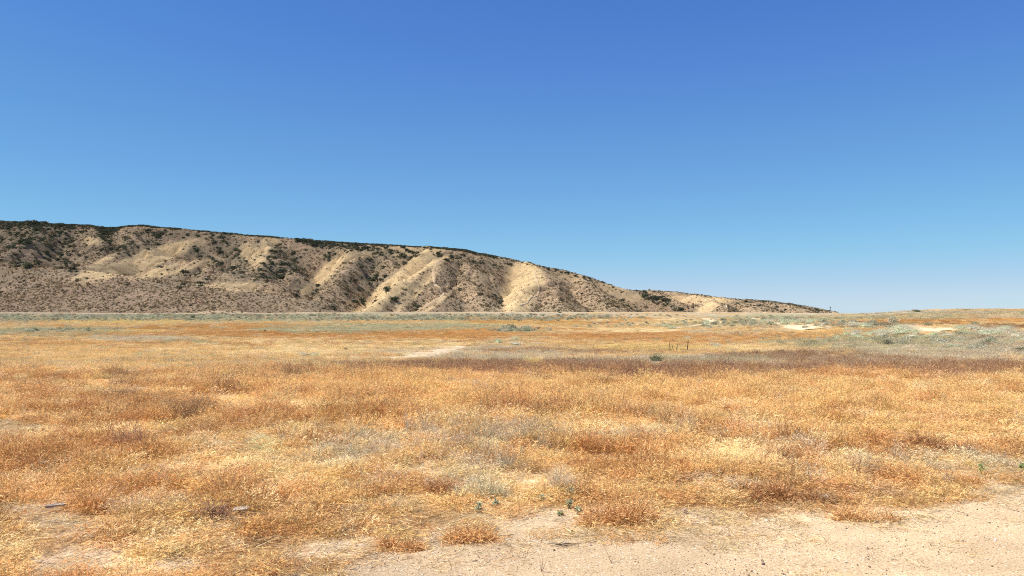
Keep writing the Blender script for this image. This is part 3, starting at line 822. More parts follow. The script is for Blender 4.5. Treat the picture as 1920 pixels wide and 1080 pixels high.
def field():
    rs = np.random.default_rng(5)
    bands = [  # d0, d1, count per m2, scale, grass share, z squash
        (3.2, 9, 80, .9), (9, 15, 54, 1.0), (15, 24, 30, 1.2), (24, 40, 15, 1.5), (40, 70, 6.5, 2.0), (70, 120, 2.2, 2.8), (120, 230, .6, 4.0), (230, 470, .13, 5.5)]
    PT = []; RO = []; SC = []; ID = []; CO = []
    for d0, d1, den, sc in bands:
        half = 1.02 if d0 < 70 else .9
        n = int(den * half * (d1 * d1 - d0 * d0))
        y = np.sqrt(rs.uniform(d0 * d0, d1 * d1, n)); x = rs.uniform(-half, half, n) * y
        z = ground_h(x, y)
        Wt, bare = cover(x, y, z)
        n = len(x)
        # pick what grows here: mostly the local kind
        cum = np.cumsum(Wt ** 1.15 / (Wt ** 1.15).sum(1, keepdims=True), 1)
        kind = (rs.random(n)[:, None] > cum).sum(1).clip(0, len(KEYS) - 1)
        col = .75 * PALA[kind] + .25 * (Wt @ PALA)
        col = col * rs.uniform(.82, 1.2, n)[:, None] * (1 + .05 * rs.normal(size=(n, 3)))
        if d0 >= 40: col = col * .84
        thin = .5 * sstep(.05, .45, fbm(x, y, .7, 2, 411) - .4 * fbm(x, y, 1.7, 3, 421)) if d0 < 24 else 0
        keep = (rs.random(n) > bare * 1.12) & (rs.random(n) > thin)
        cz = clear_zone(x, y, z); keep &= rs.random(n) > cz * .8
        k = KEYS.index
        isg = np.isin(kind, [k('gold'), k('pale'), k('yellow')])
        isr = np.isin(kind, [k('orange'), k('brown')])
        isf = np.isin(kind, [k('grey'), k('sage'), k('maroon')])
        u = rs.random(n)
        idx = np.where(isg, np.where(u < .72, rs.integers(0, 6, n), rs.integers(6, 10, n)), 0)
        idx = np.where(isr, np.where(u < .68, rs.integers(6, 10, n), rs.integers(0, 6, n)), idx)
        idx = np.where(isf, np.where(u < .45, rs.integers(10, 13, n), np.where(u < .75, rs.integers(0, 6, n), rs.integers(6, 10, n))), idx)
        idx = np.where(kind == k('dirt'), rs.integers(13, 17, n), idx)
        hvar = (.95 + .9 * fbm(x, y, 1.7, 3, 421) + .9 * fbm(x, y, .55, 2, 422)) if d0 < 40 else 1 + .8 * fbm(x, y, 9, 3, 401) + .5 * fbm(x, y, 3, 2, 402)
        # shorter growth near the road
        edge = sstep(0, 5, y - road_edge(x)); hvar = hvar * (.42 + .58 * edge)
        s = sc * rs.uniform(.75, 1.25, n)
        sz = s * np.clip(hvar, .35, 1.7) * {3.2:.95,9:1.0,15:.85,24:.75,40:.6,70:.45,120:.34,230:.25}[d0]
        sxy = s * (1.0 if d0 < 40 else 1.25)
        sz = sz * (1 - .6 * clear_zone(x, y, z))
        SCL = np.stack([sxy, sxy, sz], -1)
        ro = np.stack([rs.normal(0, .12, n), rs.normal(0, .12, n), rs.uniform(0, 6.283, n)], -1)
        PT.append(np.stack([x, y, z], -1)[keep]); RO.append(ro[keep]); SC.append(SCL[keep]); ID.append(idx[keep]); CO.append(col[keep])
    # flattened straw lying on bare ground and at the road edge
    n = 9000
    y = np.sqrt(rs.uniform(3.4 ** 2, 13 ** 2, n)); x = rs.uniform(-.8, .8, n) * y; z = ground_h(x, y) + .012
    Wt, bare = cover(x, y, z)
    dd = y - road_edge(x)
    p = np.where(dd > 0, .75, .8 * np.exp(dd / .42)) + (bare > .2) * (dd > .15) * .14
    p = p * np.clip(.6 + .9 * fbm(x, y, .7, 3, 405), .05, 1.4)
    keep = rs.random(n) < p
    pal = np.array([(.66,.50,.24),(.60,.38,.15),(.45,.22,.08),(.72,.60,.38)])
    col = pal[rs.choice(4, n, p=[.4, .3, .15, .15])] * rs.uniform(.85, 1.15, n)[:, None]
    PT.append(np.stack([x, y, z], -1)[keep]); RO.append(np.stack([rs.normal(0, .03, n), rs.normal(0, .03, n), rs.uniform(-.5, .5, n) + rs.integers(0, 2, n) * 3.14], -1)[keep])
    SC.append(np.repeat(rs.uniform(.6, 1.2, n)[:, None], 3, 1)[keep]); ID.append(rs.integers(13, 17, n)[keep]); CO.append(col[keep])
    PT = np.vstack(PT); 
    print("field tufts", len(PT))
    instancer("dry_grass", "dry golden and rust grass and weeds covering the whole plain", "grass", PT, np.vstack(RO), np.vstack(SC), np.concatenate(ID), np.clip(np.vstack(CO), .01, .95), COLL)
field()

# ------------------------------------------------------------------ shrubs
def bush_parts(rs, n=420, w=1.0, h=.7, leaf=.09, lumps=6, aspect=.55, up=.3, hollow=.45):
    """lumpy crown of small leaf faces, 1 m wide; several overlapping domes"""
    c = np.stack([rs.uniform(-.28, .28, lumps), rs.uniform(-.28, .28, lumps), rs.uniform(.10, .45, lumps) * h], -1)
    r = rs.uniform(.20, .36, lumps)
    k = rs.integers(0, lumps, n)
    d = unit(rs.normal(size=(n, 3))); d[:, 2] = np.abs(d[:, 2]) * np.where(rs.random(n) < .8, 1, -.6)
    rr = r[k] * (hollow + (1 - hollow) * rs.random(n) ** .4) * (1 + .15 * rs.normal(size=n))
    p = c[k] + d * rr[:, None] * np.array([w, w, h])
    p[:, 2] = np.maximum(p[:, 2], .02)
    dd = unit(d + rs.normal(0, .7, (n, 3)) + np.array([0, 0, up]))
    return [ribbons(p, dd, unit(dd + rs.normal(0, .4, (n, 3))), leaf * rs.uniform(.6, 1.4, n), leaf * aspect * rs.uniform(.7, 1.3, n), 1, rs)]

def core_parts(rs, w, h):
    """closed lumpy inner mass of twigs and leaves"""
    nu, nv = 10, 5
    V = []; 
    for j in range(nv + 1):
        th = j / nv * 1.45
        for i in range(nu):
            a = i / nu * 6.283
            r = .33 * math.cos(th * .95) * rs.uniform(.85, 1.15)
            V.append((r * w * math.cos(a), r * w * math.sin(a), max(0, math.sin(th) * .42 * h * rs.uniform(.9, 1.1))))
    V = np.array(V); Q = []
    for j in range(nv):
        for i in range(nu):
            Q.append((j * nu + i, j * nu + (i + 1) % nu, (j + 1) * nu + (i + 1) % nu, (j + 1) * nu + i))
    v = .3 + rs.random((len(V), 3)) * .5
    return [(V, np.array(Q), v)]

# small scrub on the hillsides and in the sage belt (nobody could count it)
scr_m = [cloud_mesh("scrub_kind", bush_parts(rs, 46, 1, .7, .26, 4, .7) + core_parts(rs, 1, .8), M_scrub) for _ in range(5)]
SCOLL = hidden_collection("scrub_kinds", scr_m)
sage_m = [cloud_mesh("sage_kind", bush_parts(rs, 420, 1, .8, .09, 7, .6) + core_parts(rs, .85, .7), mat_plant("sage_belt_leaves", instanced=True, trans=.35, lo=.75, hi=1.35)) for _ in range(5)]
SAGECOLL = hidden_collection("sage_kinds", sage_m)
slx, sly = np.gradient(GZ, HX, axis=1), np.gradient(GZ, HY, axis=0)

def visible(x, y, z, h=2.0):
    """is the top of a plant at x,y,z seen over the land in front of it"""
    out = np.ones(x.shape, bool)
    el = (z + h - CAM_Z) / y
    for t in np.linspace(.42, .985, 90):
        X = x * t; Y = y * t
        m = Y > 455
        g = np.where(m, np.maximum(hill_at(X, np.maximum(Y, 431)), -6), -6)
        out &= (g - CAM_Z) / Y < el
    return out

TR_PX = []
def near_trail(px, py):
    m = np.zeros(px.shape)
    for pts in TR_PX:
        for (ax, ay), (bx, by) in zip(pts[:-1], pts[1:]):
            dx, dy = bx - ax, by - ay
            t = np.clip(((px - ax) * dx + (py - ay) * dy) / (dx * dx + dy * dy), 0, 1)
            m = np.maximum(m, (np.hypot(px - ax - t * dx, py - ay - t * dy - .8) < 2.6).astype(float))
    return m
TR_PX = TRAILS
def hill_scrub():
    rs = np.random.default_rng(21)
    n = 420000
    y = rs.uniform(470, 1250, n); x = rs.uniform(-.80, .46, n) * y
    z = hill_at(x, y); g = ground_h(x, y, False)
    ok = z > g + .3
    x, y, z = x[ok], y[ok], z[ok]
    ok = visible(x, y, z, 1.5); x, y, z = x[ok], y[ok], z[ok]
    px, py, gd, dk = hill_masks(x, y, z)
    n = len(x)
    nn = fbm(x, y, 30, 3, 501)
    p = np.clip(.42 + .30 * nn - .42 * np.clip(gd, 0, 1.1), .13, .8)
    p = p * (1 - near_trail(*P(x, y, z)))
    keep = rs.random(n) < p
    x, y, z, dk, gd = x[keep], y[keep], z[keep], dk[keep], gd[keep]; n = len(x)
    pal = np.array([(.24,.175,.10),(.30,.22,.125),(.21,.175,.10),(.15,.125,.075),(.40,.31,.17),(.33,.22,.13)])
    col = pal[rs.choice(6, n, p=[.26,.22,.16,.10,.14,.12])] * rs.uniform(.8, 1.2, n)[:, None]
    s = rs.lognormal(.4, .35, n) * .72 * (1 - .3 * np.clip(gd, 0, 1)); col = col * (1 + .35 * np.clip(gd, 0, 1)[:, None])
    bigger = (rs.random(n) < .06) & (y > 600); s = np.where(bigger, s * 2.1, s); col = np.where(bigger[:, None], col * .7, col)
    SC = np.stack([s, s, s * rs.uniform(.6, 1.0, n)], -1)
    RO = np.stack([rs.normal(0, .1, n), rs.normal(0, .1, n), rs.uniform(0, 6.28, n)], -1)
    print("hill scrub", n)
    instancer("hillside_scrub", "low brown sage scrub speckling the hillsides", "scrub", np.stack([x, y, z - .1], -1), RO, SC, rs.integers(0, 5, n), col, SCOLL)
hill_scrub()

def sage_belt():
    """grey green sage at the foot of the hill and in the right middle distance"""
    rs = np.random.default_rng(31)
    X = []; Y = []; S = []; K = []
    # along the foot of the hills
    n = 16000
    y = rs.uniform(395, 516, n); x = rs.uniform(-.72, .36, n) * y
    z = ground_h(x, y); px, py = P(x, y, z)
    band = sstep(603, 598, py) * sstep(1350, 900, px + 40 * fbm(x, y, 40, 3, 601)) * sstep(585, 587, py)
    band = np.maximum(band * .55, 0)
    k = rs.random(n) < band * np.clip(.6 + .8 * fbm(x, y, 22, 3, 602), .03, 1.2)
    X.append(x[k]); Y.append(y[k]); S.append(rs.lognormal(.5, .3, k.sum()) * 1.1); K.append(np.zeros(k.sum()))
    for cx, cy, hw, hh, dn, sz in ((1650,640,260,12,.035,1.1),(1330,606,90,7,.035,1.9),(1440,600,70,6,.05,1.9),(1850,640,110,20,.05,1.0),(1500,606,120,5,.04,1.7),(1620,612,120,5,.03,1.4),(1160,609,60,4,.02,1.6),(960,619,50,2.5,.03,2.0),(110,619,110,4,.02,1.6)):
        m = 2600
        x0, y0, _ = at(cx, cy); 
        px = rs.normal(cx, hw * .5, m); py = rs.normal(cy, hh * .5, m)
        pts = []
        for a, b in zip(px[:160], py[:160]):
            if rs.random() < dn * 14:
                pts.append(at(a, b)[:2])
        if not pts: continue
        pts = np.array(pts)
        X.append(pts[:, 0]); Y.append(pts[:, 1]); S.append(rs.lognormal(0, .3, len(pts)) * sz); K.append(np.ones(len(pts)))
    x = np.concatenate(X); y = np.concatenate(Y); s = np.concatenate(S); n = len(x)
    z = np.where(y > 434, np.maximum(ground_h(x, y), hill_at(x, np.maximum(y, 431))), ground_h(x, y))
    pal = np.array([(.38,.38,.25),(.46,.43,.30),(.30,.29,.18),(.48,.42,.28),(.36,.28,.18)])
    col = pal[rs.choice(5, n, p=[.3,.25,.2,.15,.1])] * rs.uniform(.85, 1.15, n)[:, None]
    SC = np.stack([s, s, s * rs.uniform(.5, .8, n)], -1)
    RO = np.stack([rs.normal(0, .08, n), rs.normal(0, .08, n), rs.uniform(0, 6.28, n)], -1)
    print("sage", n)
    instancer("sagebrush_belt", "belt of low grey green sagebrush at the foot of the hills and across the right", "scrub", np.stack([x, y, z - .05], -1), RO, SC, rs.integers(0, 5, n), np.clip(col * 1.15, 0, .9), SAGECOLL)
sage_belt()

# dark chaparral bushes on the hills: the 290 largest seen are things, the rest one stand
M_chap = mat_plant("dark_chaparral_leaves", color=(.085,.093,.055), trans=.10, lo=.5, hi=1.6)
M_chap2 = mat_plant("olive_chaparral_leaves", color=(.13,.118,.07), trans=.10, lo=.5, hi=1.5)
M_chapi = M_scrub
chap_rs = np.random.default_rng(41)
def chap_meshes(mat, nm): return [cloud_mesh(nm, bush_parts(chap_rs, 230, 1, .75, .15, 7, .7, .1, .6) + core_parts(chap_rs, 1.0, .75), mat) for _ in range(4)]
chap_thing = chap_meshes(M_chap, "chaparral_bush"); chap_thing2 = chap_meshes(M_chap2, "olive_bush")
CCOLL = hidden_collection("chaparral_kinds", chap_meshes(M_scrub, "chaparral_kind"))

def chaparral():
    rs = np.random.default_rng(43)
    # crest band
    n = 60000
    y = rs.uniform(500, 1280, n); x = rs.uniform(-.70, .44, n) * y
    cr = np.vstack([_RW[0][0], [[np.nan] * 3], _RW[17][0]]); 
    for ri, m in ((0, 26000), (17, 5000)):
        pp = _RW[ri][0]; k = rs.integers(0, len(pp) - 1, m); t = rs.random(m)[:, None]
        q = pp[k] * (1 - t) + pp[k + 1] * t
        x = np.concatenate([x, q[:, 0] + rs.normal(0, 9, m)]); y = np.concatenate([y, q[:, 1] + rs.normal(0, 9, m)])
    z = hill_at(x, y); ok = z > ground_h(x, y, False) + .5
    x, y, z = x[ok], y[ok], z[ok]
    px, py, gd, dk = hill_masks(x, y, z)
    cy = np.interp(px, CREST[:, 0], CREST[:, 1])
    crest = (py < cy + 3 + 3 * fbm(x, y, 40, 3, 702)) & (px < 1580)
    crestw = np.where(px < 1560, 1.0, .0) * np.where(px < 90, .6, 1) * np.where((px > 930) & (px < 1220), .35, 1)
    crestw = crestw * np.clip(.9 + 1.2 * fbm(x, y, 28, 2, 705), .25, 1)
    dens = np.where(crest, .5 * crestw, .24 * dk + .004 * (y > 600))
    k = rs.random(len(x)) < dens
    x, y, z, px, py, crest = x[k], y[k], z[k], px[k], py[k], crest[k]
    vis = visible(x, y, z, 3)
    x, y, z, px, py, crest = x[vis], y[vis], z[vis], px[vis], py[vis], crest[vis]
    n = len(x)
    s = np.where(crest, rs.uniform(2.2, 4.6, n), rs.lognormal(1.35, .36, n))
    s = np.where(px > 930, s * .7, s)
    h = rs.uniform(.55, .9, n)
    big = np.where(crest, 0, s / y)
    order = np.argsort(-big)[:250]
    sel = np.zeros(n, bool); sel[order] = True
    pal = np.array([(.105,.112,.070),(.13,.125,.078),(.09,.10,.066),(.19,.16,.10)])
    r = ~sel; m = r.sum()
    s_r = np.where(crest[r], s[r], s[r] * .9)
    col = pal[rs.choice(4, m, p=[.4,.25,.25,.1])] * rs.uniform(.8, 1.25, m)[:, None]
    hh = np.where(crest[r], .5, h[r])
    print("chaparral", n, m)
    instancer("chaparral_stand", "dark chaparral crowding the crest and gullies of the long hill", "scrub", np.stack([x[r], y[r], z[r] - .3], -1),
              np.stack([0 * s_r, 0 * s_r, rs.uniform(0, 6.28, m)], -1), np.stack([s_r, s_r, s_r * hh], -1), rs.integers(0, 4, m), col, CCOLL)
    return [(x[i], y[i], z[i], px[i], py[i], s[i], h[i]) for i in order]

def region(px, py):
    if px < 240 and py < 520: return ("dark chaparral bush in the wide dark gully at the far left of the hill", "bushes in the far left gully")
    if px < 340: return ("dark chaparral bush near the golden knoll on the left of the hill", "bushes around the golden knoll")
    if px < 480: return ("dark chaparral bush in the steep gully right of the golden knoll", "bushes in the gully right of the knoll")
    if px < 600: return ("dark chaparral bush on the rugged spur left of the centre of the hill", "bushes on the rugged spur")
    if px < 760: return ("dark chaparral bush on the scrubby spur left of the big golden spur", "bushes left of the golden spur")
    if px < 960: return ("dark chaparral bush beside the big golden spur with the winding trail", "bushes beside the golden spur")
    if px < 1210: return ("dark chaparral bush on the long slope running down to the right", "bushes on the long right slope")
    return ("dark chaparral bush on the low far hill at the right", "bushes on the far right hill")

things = chaparral()
rs2 = np.random.default_rng(44)
for (x, y, z, px, py, s, h) in things:
    lab, grp = region(px, py)
    me = (chap_thing if rs2.random() < .7 else chap_thing2)[int(rs2.integers(0, 4))]
    o = bpy.data.objects.new("chaparral_bush", me); C.objects.link(o)
    o.location = (x, y, z - .25); o.rotation_euler = (0, 0, rs2.uniform(0, 6.28)); o.scale = (s, s * rs2.uniform(.75, 1.1), s * h)
    props(o, lab, "bush", grp)

# ------------------------------------------------------------------ shrubs standing in the plain, one by one
M_sage = mat_plant("sage_leaves", color=(.60,.62,.40), trans=.35, lo=.7, hi=1.35)
M_sage2 = mat_plant("grey_sage_leaves", color=(.68,.63,.46), trans=.35, lo=.65, hi=1.3)
M_green = mat_plant("dark_shrub_leaves", color=(.115,.135,.07), trans=.15, lo=.5, hi=1.7)
M_weed = mat_plant("green_weed_leaves", color=(.36,.43,.18), trans=.4, lo=.7, hi=1.4)
M_weed2 = mat_plant("blue_green_weed_leaves", color=(.48,.50,.32), trans=.4, lo=.7, hi=1.4)
M_twig = mat_plant("grey_twigs", color=(.20,.15,.10), trans=0, lo=.6, hi=1.4)
M_stalk = mat_plant("dark_dead_stalks", color=(.085,.06,.04), trans=0, lo=.6, hi=1.3)
M_rust = mat_plant("rust_stems", color=(.54,.26,.085), trans=.28, lo=.32, hi=1.75, pale=(.88,.64,.32), pale_amt=.6)
M_drust = mat_plant("dark_rust_stems", color=(.36,.15,.055), trans=.2, lo=.3, hi=1.7, pale=(.8,.55,.26), pale_amt=.4)
M_brown = mat_plant("brown_purple_stems", color=(.42,.24,.15), trans=.2, lo=.5, hi=1.5, pale=(.5,.38,.25), pale_amt=.3)
M_yellow = mat_plant("yellow_straw", color=(.66,.47,.16), trans=.3, lo=.7, hi=1.35)

def place(name, parts, mat, loc, rz=0, scale=(1, 1, 1), parent=None):
    me = cloud_mesh(name, parts, mat)
    o = link_mesh(name, me); o.location = loc; o.rotation_euler = (0, 0, rz); o.scale = scale
    if parent: o.parent = parent
    return o
def empty(name, loc, scale=1):
    o = bpy.data.objects.new(name, None); C.objects.link(o); o.location = loc; o.empty_display_size = .2
    o.scale = scale if np.ndim(scale) else (scale,) * 3
    return o
def stems_parts(rs, n=14, h=.4, w=.02):
    root = np.stack([rs.normal(0, .04, n), rs.normal(0, .04, n), np.full(n, -.03)], -1)
    d0 = dirs(n, rs.uniform(.1, 1.1, n), rs); d1 = unit(d0 + [0, 0, .8])
    return [ribbons(root, d0, d1, h * rs.uniform(.6, 1.1, n), np.full(n, w), 3, rs)]

def shrub(px, py, wpx, hpx, label, mat, group=None, name="sagebrush", leaf=.05, n=1300, seed=0, cat="shrub"):
    x, y, z = at(px, py)
    w = wpx / F * y; h = hpx / F * y
    r = np.random.default_rng(1000 + seed)
    e = empty(name, (x, y, z - .03), (w * 1.05, w * 1.0, h * 1.25))
    props(e, label, cat, group)
    e.rotation_euler = (0, 0, 0)
    place("foliage", bush_parts(r, n, 1, .95, leaf, 9, .45, .6, .55) + core_parts(r, .9, .9), mat, (0, 0, 0), r.uniform(0, 6.28), parent=e)
    place("stems", stems_parts(r, 14, .45, .016), M_twig, (0, 0, 0), parent=e)
    return e

SH = [
 (1230,678,38,17,"dark green spreading shrub in the maroon weeds below the dead stalks",M_green,"dark_shrub"),
 (363,598,11,10,"small dark green bush alone in the sage belt under the left hill",M_green,"dark_shrub"),
 (497,622,6,6,"tiny dark green bush on the pale green flat left of centre",M_green,"dark_shrub"),
 (765,615,9,4,"low dark bush on the green flat just left of the orange field",M_green,"dark_shrub"),
 (647,657,11,6,"small low green shrub left of the pale footpath",M_green,"dark_shrub"),
 (793,655,12,6,"small green shrub growing on the pale footpath",M_green,"dark_shrub"),
 (934,643,16,11,"grey green sagebrush, darker left one of the central trio",M_sage,"sagebrush"),
 (966,638,20,9,"light green sagebrush, upper one of the central trio",M_sage,"sagebrush"),
 (968,647,30,10,"pale grey sagebrush, lowest of the central trio",M_sage2,"sagebrush"),
 (566,667,26,9,"whitish low sagebrush left of its greener twin in the left field",M_sage2,"sagebrush"),
 (590,667,22,9,"pale green sagebrush beside a whitish one in the left field",M_sage,"sagebrush"),
 (265,665,13,7,"small grey green sagebrush alone in the left golden field",M_sage,"sagebrush"),
 (109,683,20,7,"whitish sagebrush tuft above the washed-out rut at left",M_sage2,"sagebrush"),
 (1289,636,15,7,"pale round sagebrush on the rust patch above the dead stalks",M_sage2,"sagebrush"),
 (1720,585,20,6,"dark bush standing on the horizon at the right",M_green,"dark_shrub"),
 (1815,583,16,4,"low flat dark bush on the horizon near the right edge",M_green,"dark_shrub"),
 (1618,589,5,3,"tiny dark bush on the horizon right of the far hill",M_green,"dark_shrub"),
 (1580,669+6,10,6,"small green shrub in the maroon weeds at the right",M_green,"dark_shrub"),
 (1512,676,12,8,"small dark green tuft left in the grey band at the right",M_green,"dark_shrub"),
 (1846,691,15,8,"green shrub among maroon weeds beside the right edge, left of its twin",M_green,"dark_shrub"),
 (1895,690,20,9,"green shrub among maroon weeds touching the right edge",M_green,"dark_shrub"),
 (1050,585.5,9,3,"tiny dark bush beside the gravel road under the right slope",M_green,"dark_shrub"),
]
for i, (px, py, w, h, lab, mat, nm) in enumerate(SH):
    shrub(px, py, w, h, lab, mat, None, nm, seed=i)
# grey green sagebrush mounds on the right
SG = [(1606,613,46,10),(1624,614,34,8),(1585,629,14,9),(1604,629,24,11),(1612,634,30,7),(1634,628,24,8),(1655,632,38,13),(1653,626,30,9),(1688,627,44,14),(1700,622,44,12),(1716,625,22,8),(1692,617,30,9),(1710,633,28,8),
      (1753,628,24,7),(1800,618,26,8),(1822,618,32,9),(1842,624,26,8),(1850,630,44,12),(1868,628,42,13),(1805,627,24,9),(1885,618,24,8),(1780,631,30,8),(1735,634,24,6),(1470,610,22,13),(1449,605,24,8),(1490,606,26,7),(1520,606,28,8),(1545,609,24,6),(1462,600,18,6),(1325,608,16,8),(1340,600,10,4),
      (1247,612,14,5),(1262,616,18,6),(1905,632,30,9),(1920,640,26,8),(1570,634,20,6),(1672,640,24,6),(1760,640,26,6),(1640,641,20,5),(1830,642,26,6),(1432,604,16,5),(1590,619,18,5),(1555,617,18,5)]
def sglabel(px, py):
    if px < 1300: return "low grey sagebrush beside the sandy wedge right of centre", "sagebrush right of centre"
    if px < 1400: return "grey green sagebrush at the sandy wedge below the far hill", "sagebrush at the sandy wedge"
    if px < 1560: return "grey green sagebrush mound along the bending sandy track", "sagebrush along the sandy track"
    if px < 1730: return "rounded grey green sagebrush mound left of the bare sand patch", "sagebrush left of the sand patch"
    return "rounded grey green sagebrush mound right of the bare sand patch", "sagebrush right of the sand patch"
for i, (px, py, w, h) in enumerate(SG):
    lab, g = sglabel(px, py)
    shrub(px, py, w * 1.1, h * 1.35, lab, M_sage if i % 3 else M_sage2, g, n=1500, leaf=.045, seed=100 + i)

# yellow clump and dead stalks
x, y, z = at(1000, 681)
props(place("yellow_grass_clump", [p for k in range(16) for p in [tuple([q[0] + np.array([rs.uniform(-.9, .9), rs.uniform(-.6, .6), 0]), q[1], q[2]]) for q in grass_parts(rs, 40, .25, .42, .5, .012)]], M_yellow, (x, y, z)),
      "bright yellow straw clump standing out in the maroon weed band", "grass clump")
ST = [(1256,658,17,0,"leftmost and tall one of the five dead stalks"),(1263,658,10,-.25,"short second stalk from the left of the five dead stalks"),(1267.5,658,13,.3,"leaning middle one of the five dead stalks"),(1271,658,8,0,"shortest of the five dead stalks, right of the leaning one"),(1289,658,21,.06,"rightmost and tallest dead stalk, apart from the other four"),
      (1112,655,8,0,"lone small dead stalk in front of the yellow grass strip, the left one"),(1164,657,6,0,"lone small dead stalk in front of the yellow grass strip, the right one"),(1419,672,14,.03,"lone dark dead stalk in the grey weeds right of the five stalks")]
for i, (px, py, hp, tilt, lab) in enumerate(ST):
    x, y, z = at(px, py); h = hp / F * y; r = np.random.default_rng(300 + i)
    e = empty("dead_stalk", (x, y, z)); props(e, lab, "dead stalk")
    # tapered round stem
    nseg, ns = 7, 7; V = []; 
    for k in range(ns):
        t = k / (ns - 1); cx = tilt * h * t + .02 * h * math.sin(5 * t + i); rad = .07 * h * .5 * (1 - .5 * t) + .012
        for a in range(nseg):
            V.append((cx + rad * math.cos(a / nseg * 6.283), .03 * h * math.sin(3 * t) + rad * math.sin(a / nseg * 6.283), h * t - .1 * (t == 0)))
    Q = [(k * nseg + a, k * nseg + (a + 1) % nseg, (k + 1) * nseg + (a + 1) % nseg, (k + 1) * nseg + a) for k in range(ns - 1) for a in range(nseg)]
    me = fast_mesh("stem", np.array(V), np.array(Q), None, True, M_stalk); set_color(me, 'v', r.random((len(V), 3)))
    o = link_mesh("stem", me); o.parent = e
    n = 34; tt = r.uniform(.35, 1, n)
    root = np.stack([tilt * h * tt, 0 * tt, h * tt], -1); d = dirs(n, r.uniform(.2, .6, n), r)
    place("seed_heads", [ribbons(root, d, unit(d + [0, 0, .8]), h * r.uniform(.05, .14, n), np.full(n, .05 * h), 2, r)], M_stalk, (0, 0, 0), parent=e)

# ------------------------------------------------------------------ pole and windmill-like mast on the far right hill
def mast():
    x, y, z = W(1557, 589, 640); r = 0
    gz = float(ground_h(np.array([x]), np.array([y]))[0])
    e = empty("mast", (x, y, gz)); props(e, "thin steel mast with a small head against the sky at the end of the hill", "mast")
    top = W(1557, 576.5, 640)[2] - gz
    m = mat_simple("galvanised_steel", (.16,.18,.20), (.24,.26,.28), 3, .6)
    V = []; Q = []
    def beam(a, b, w):
        a = np.array(a, float); b = np.array(b, float); d = unit(b - a); u = unit(np.cross(d, [0.3, .9, .1])); v = np.cross(d, u)
        o = len(V)
        for p in (a, b):
            for s, t in ((-1, -1), (1, -1), (1, 1), (-1, 1)): V.append(p + u * s * w / 2 + v * t * w / 2)
        Q.extend([(o, o + 1, o + 5, o + 4), (o + 1, o + 2, o + 6, o + 5), (o + 2, o + 3, o + 7, o + 6), (o + 3, o, o + 4, o + 7), (o, o + 3, o + 2, o + 1), (o + 4, o + 5, o + 6, o + 7)])
    def flush(nm):
        me = fast_mesh(nm, np.array(V), np.array(Q), None, False, m); o = link_mesh(nm, me); o.parent = e; V.clear(); Q.clear()
    for sx, sy in ((-1, -1), (1, -1), (1, 1), (-1, 1)):
        beam((sx * .55, sy * .55, -.3), (sx * .22, sy * .22, top), .13)
    for k in range(1, 6):
        f = k / 6; q = .55 - .33 * f
        for a, b in (((-q, -q), (q, -q)), ((q, -q), (q, q)), ((q, q), (-q, q)), ((-q, q), (-q, -q))): beam((*a, top * f), (*b, top * f), .07)
    flush("lattice_frame")
    beam((-.65, 0, top + .15), (.65, 0, top + .15), .55); beam((0, 0, top), (0, 0, top + .9), .12)
    flush("mast_head")
mast()

# ------------------------------------------------------------------ foreground things
def weed(px, py, hpx, wpx, label, mat, seed):
    x, y, z = at(px, py); h = hpx / F * y; w = wpx / F * y; r = np.random.default_rng(500 + seed)
    e = empty("green_weed", (x, y, z + .008)); props(e, label, "weed")
    ns = 7
    root = np.stack([r.normal(0, .006, ns), r.normal(0, .006, ns), np.full(ns, -.01)], -1)
    d0 = dirs(ns, r.uniform(.05, .75, ns), r); d1 = unit(d0 + [0, 0, .7]); L_ = h * r.uniform(.7, 1.05, ns)
    place("stem", [ribbons(root, d0, d1, L_, np.full(ns, .005), 3, r)], M_weed2, (0, 0, 0), parent=e)
    k = 85; i = r.integers(0, ns, k); t = r.uniform(.25, 1.05, k)[:, None]
    b = root[i] + L_[i][:, None] * (d0[i] * t + (d1[i] - d0[i]) * t ** 2 * .5)
    b[:, :2] *= max(w / h, .5)
    d = unit(r.normal(size=(k, 3)) * [1, 1, .5] + [0, 0, .3])
    parts = []
    # leaf: a four sided lance shape, widest in the middle
    ln = r.uniform(.018, .038, k); wd = ln * .5; side = unit(np.cross(d, r.normal(size=(k, 3))))
    V = np.stack([b, b + d * ln[:, None] * .5 + side * wd[:, None] * .5, b + d * ln[:, None], b + d * ln[:, None] * .5 - side * wd[:, None] * .5], 1).reshape(-1, 3)
    parts.append((V, np.arange(k * 4).reshape(-1, 4), np.repeat(r.random((k, 3)), 4, 0)))
    place("leaves", parts, mat, (0, 0, 0), parent=e)
WD = [(1018,944,15,10,"small blue green weed, leftmost of the sprigs on the bare spot",M_weed2),(1031,940,16,9,"small blue green weed, second from left of the sprigs on the bare spot",M_weed2),
      (1068,935,22,20,"largest blue green weed of the sprigs, at their back",M_weed2),(1068,954,16,12,"blue green weed just in front of the largest sprig",M_weed2),(1085,964,16,9,"narrow dark green weed, lower right of the sprigs",M_weed2),
      (1131,935,14,7,"narrow dark green weed alone to the right of the sprigs",M_weed2),(1050,967,6,5,"tiny dark green seedling in front of the sprigs",M_weed2),(896,962,20,10,"grey green weed at the edge of the bare spot left of the sprigs",M_weed2),
      (930,953,16,9,"thin green weed between the grey bush and the sprigs",M_weed2),(1706,853,14,13,"bright green weed behind the pale grass on the right",M_weed),(1840,889,16,16,"bright green leafy weed on the bare soil at the right",M_weed),(1914,884,16,18,"bright green leafy weed touching the right edge",M_weed)]
for i, (a, b, h, w, l, m) in enumerate(WD): weed(a, b, h, w, l, m, i)

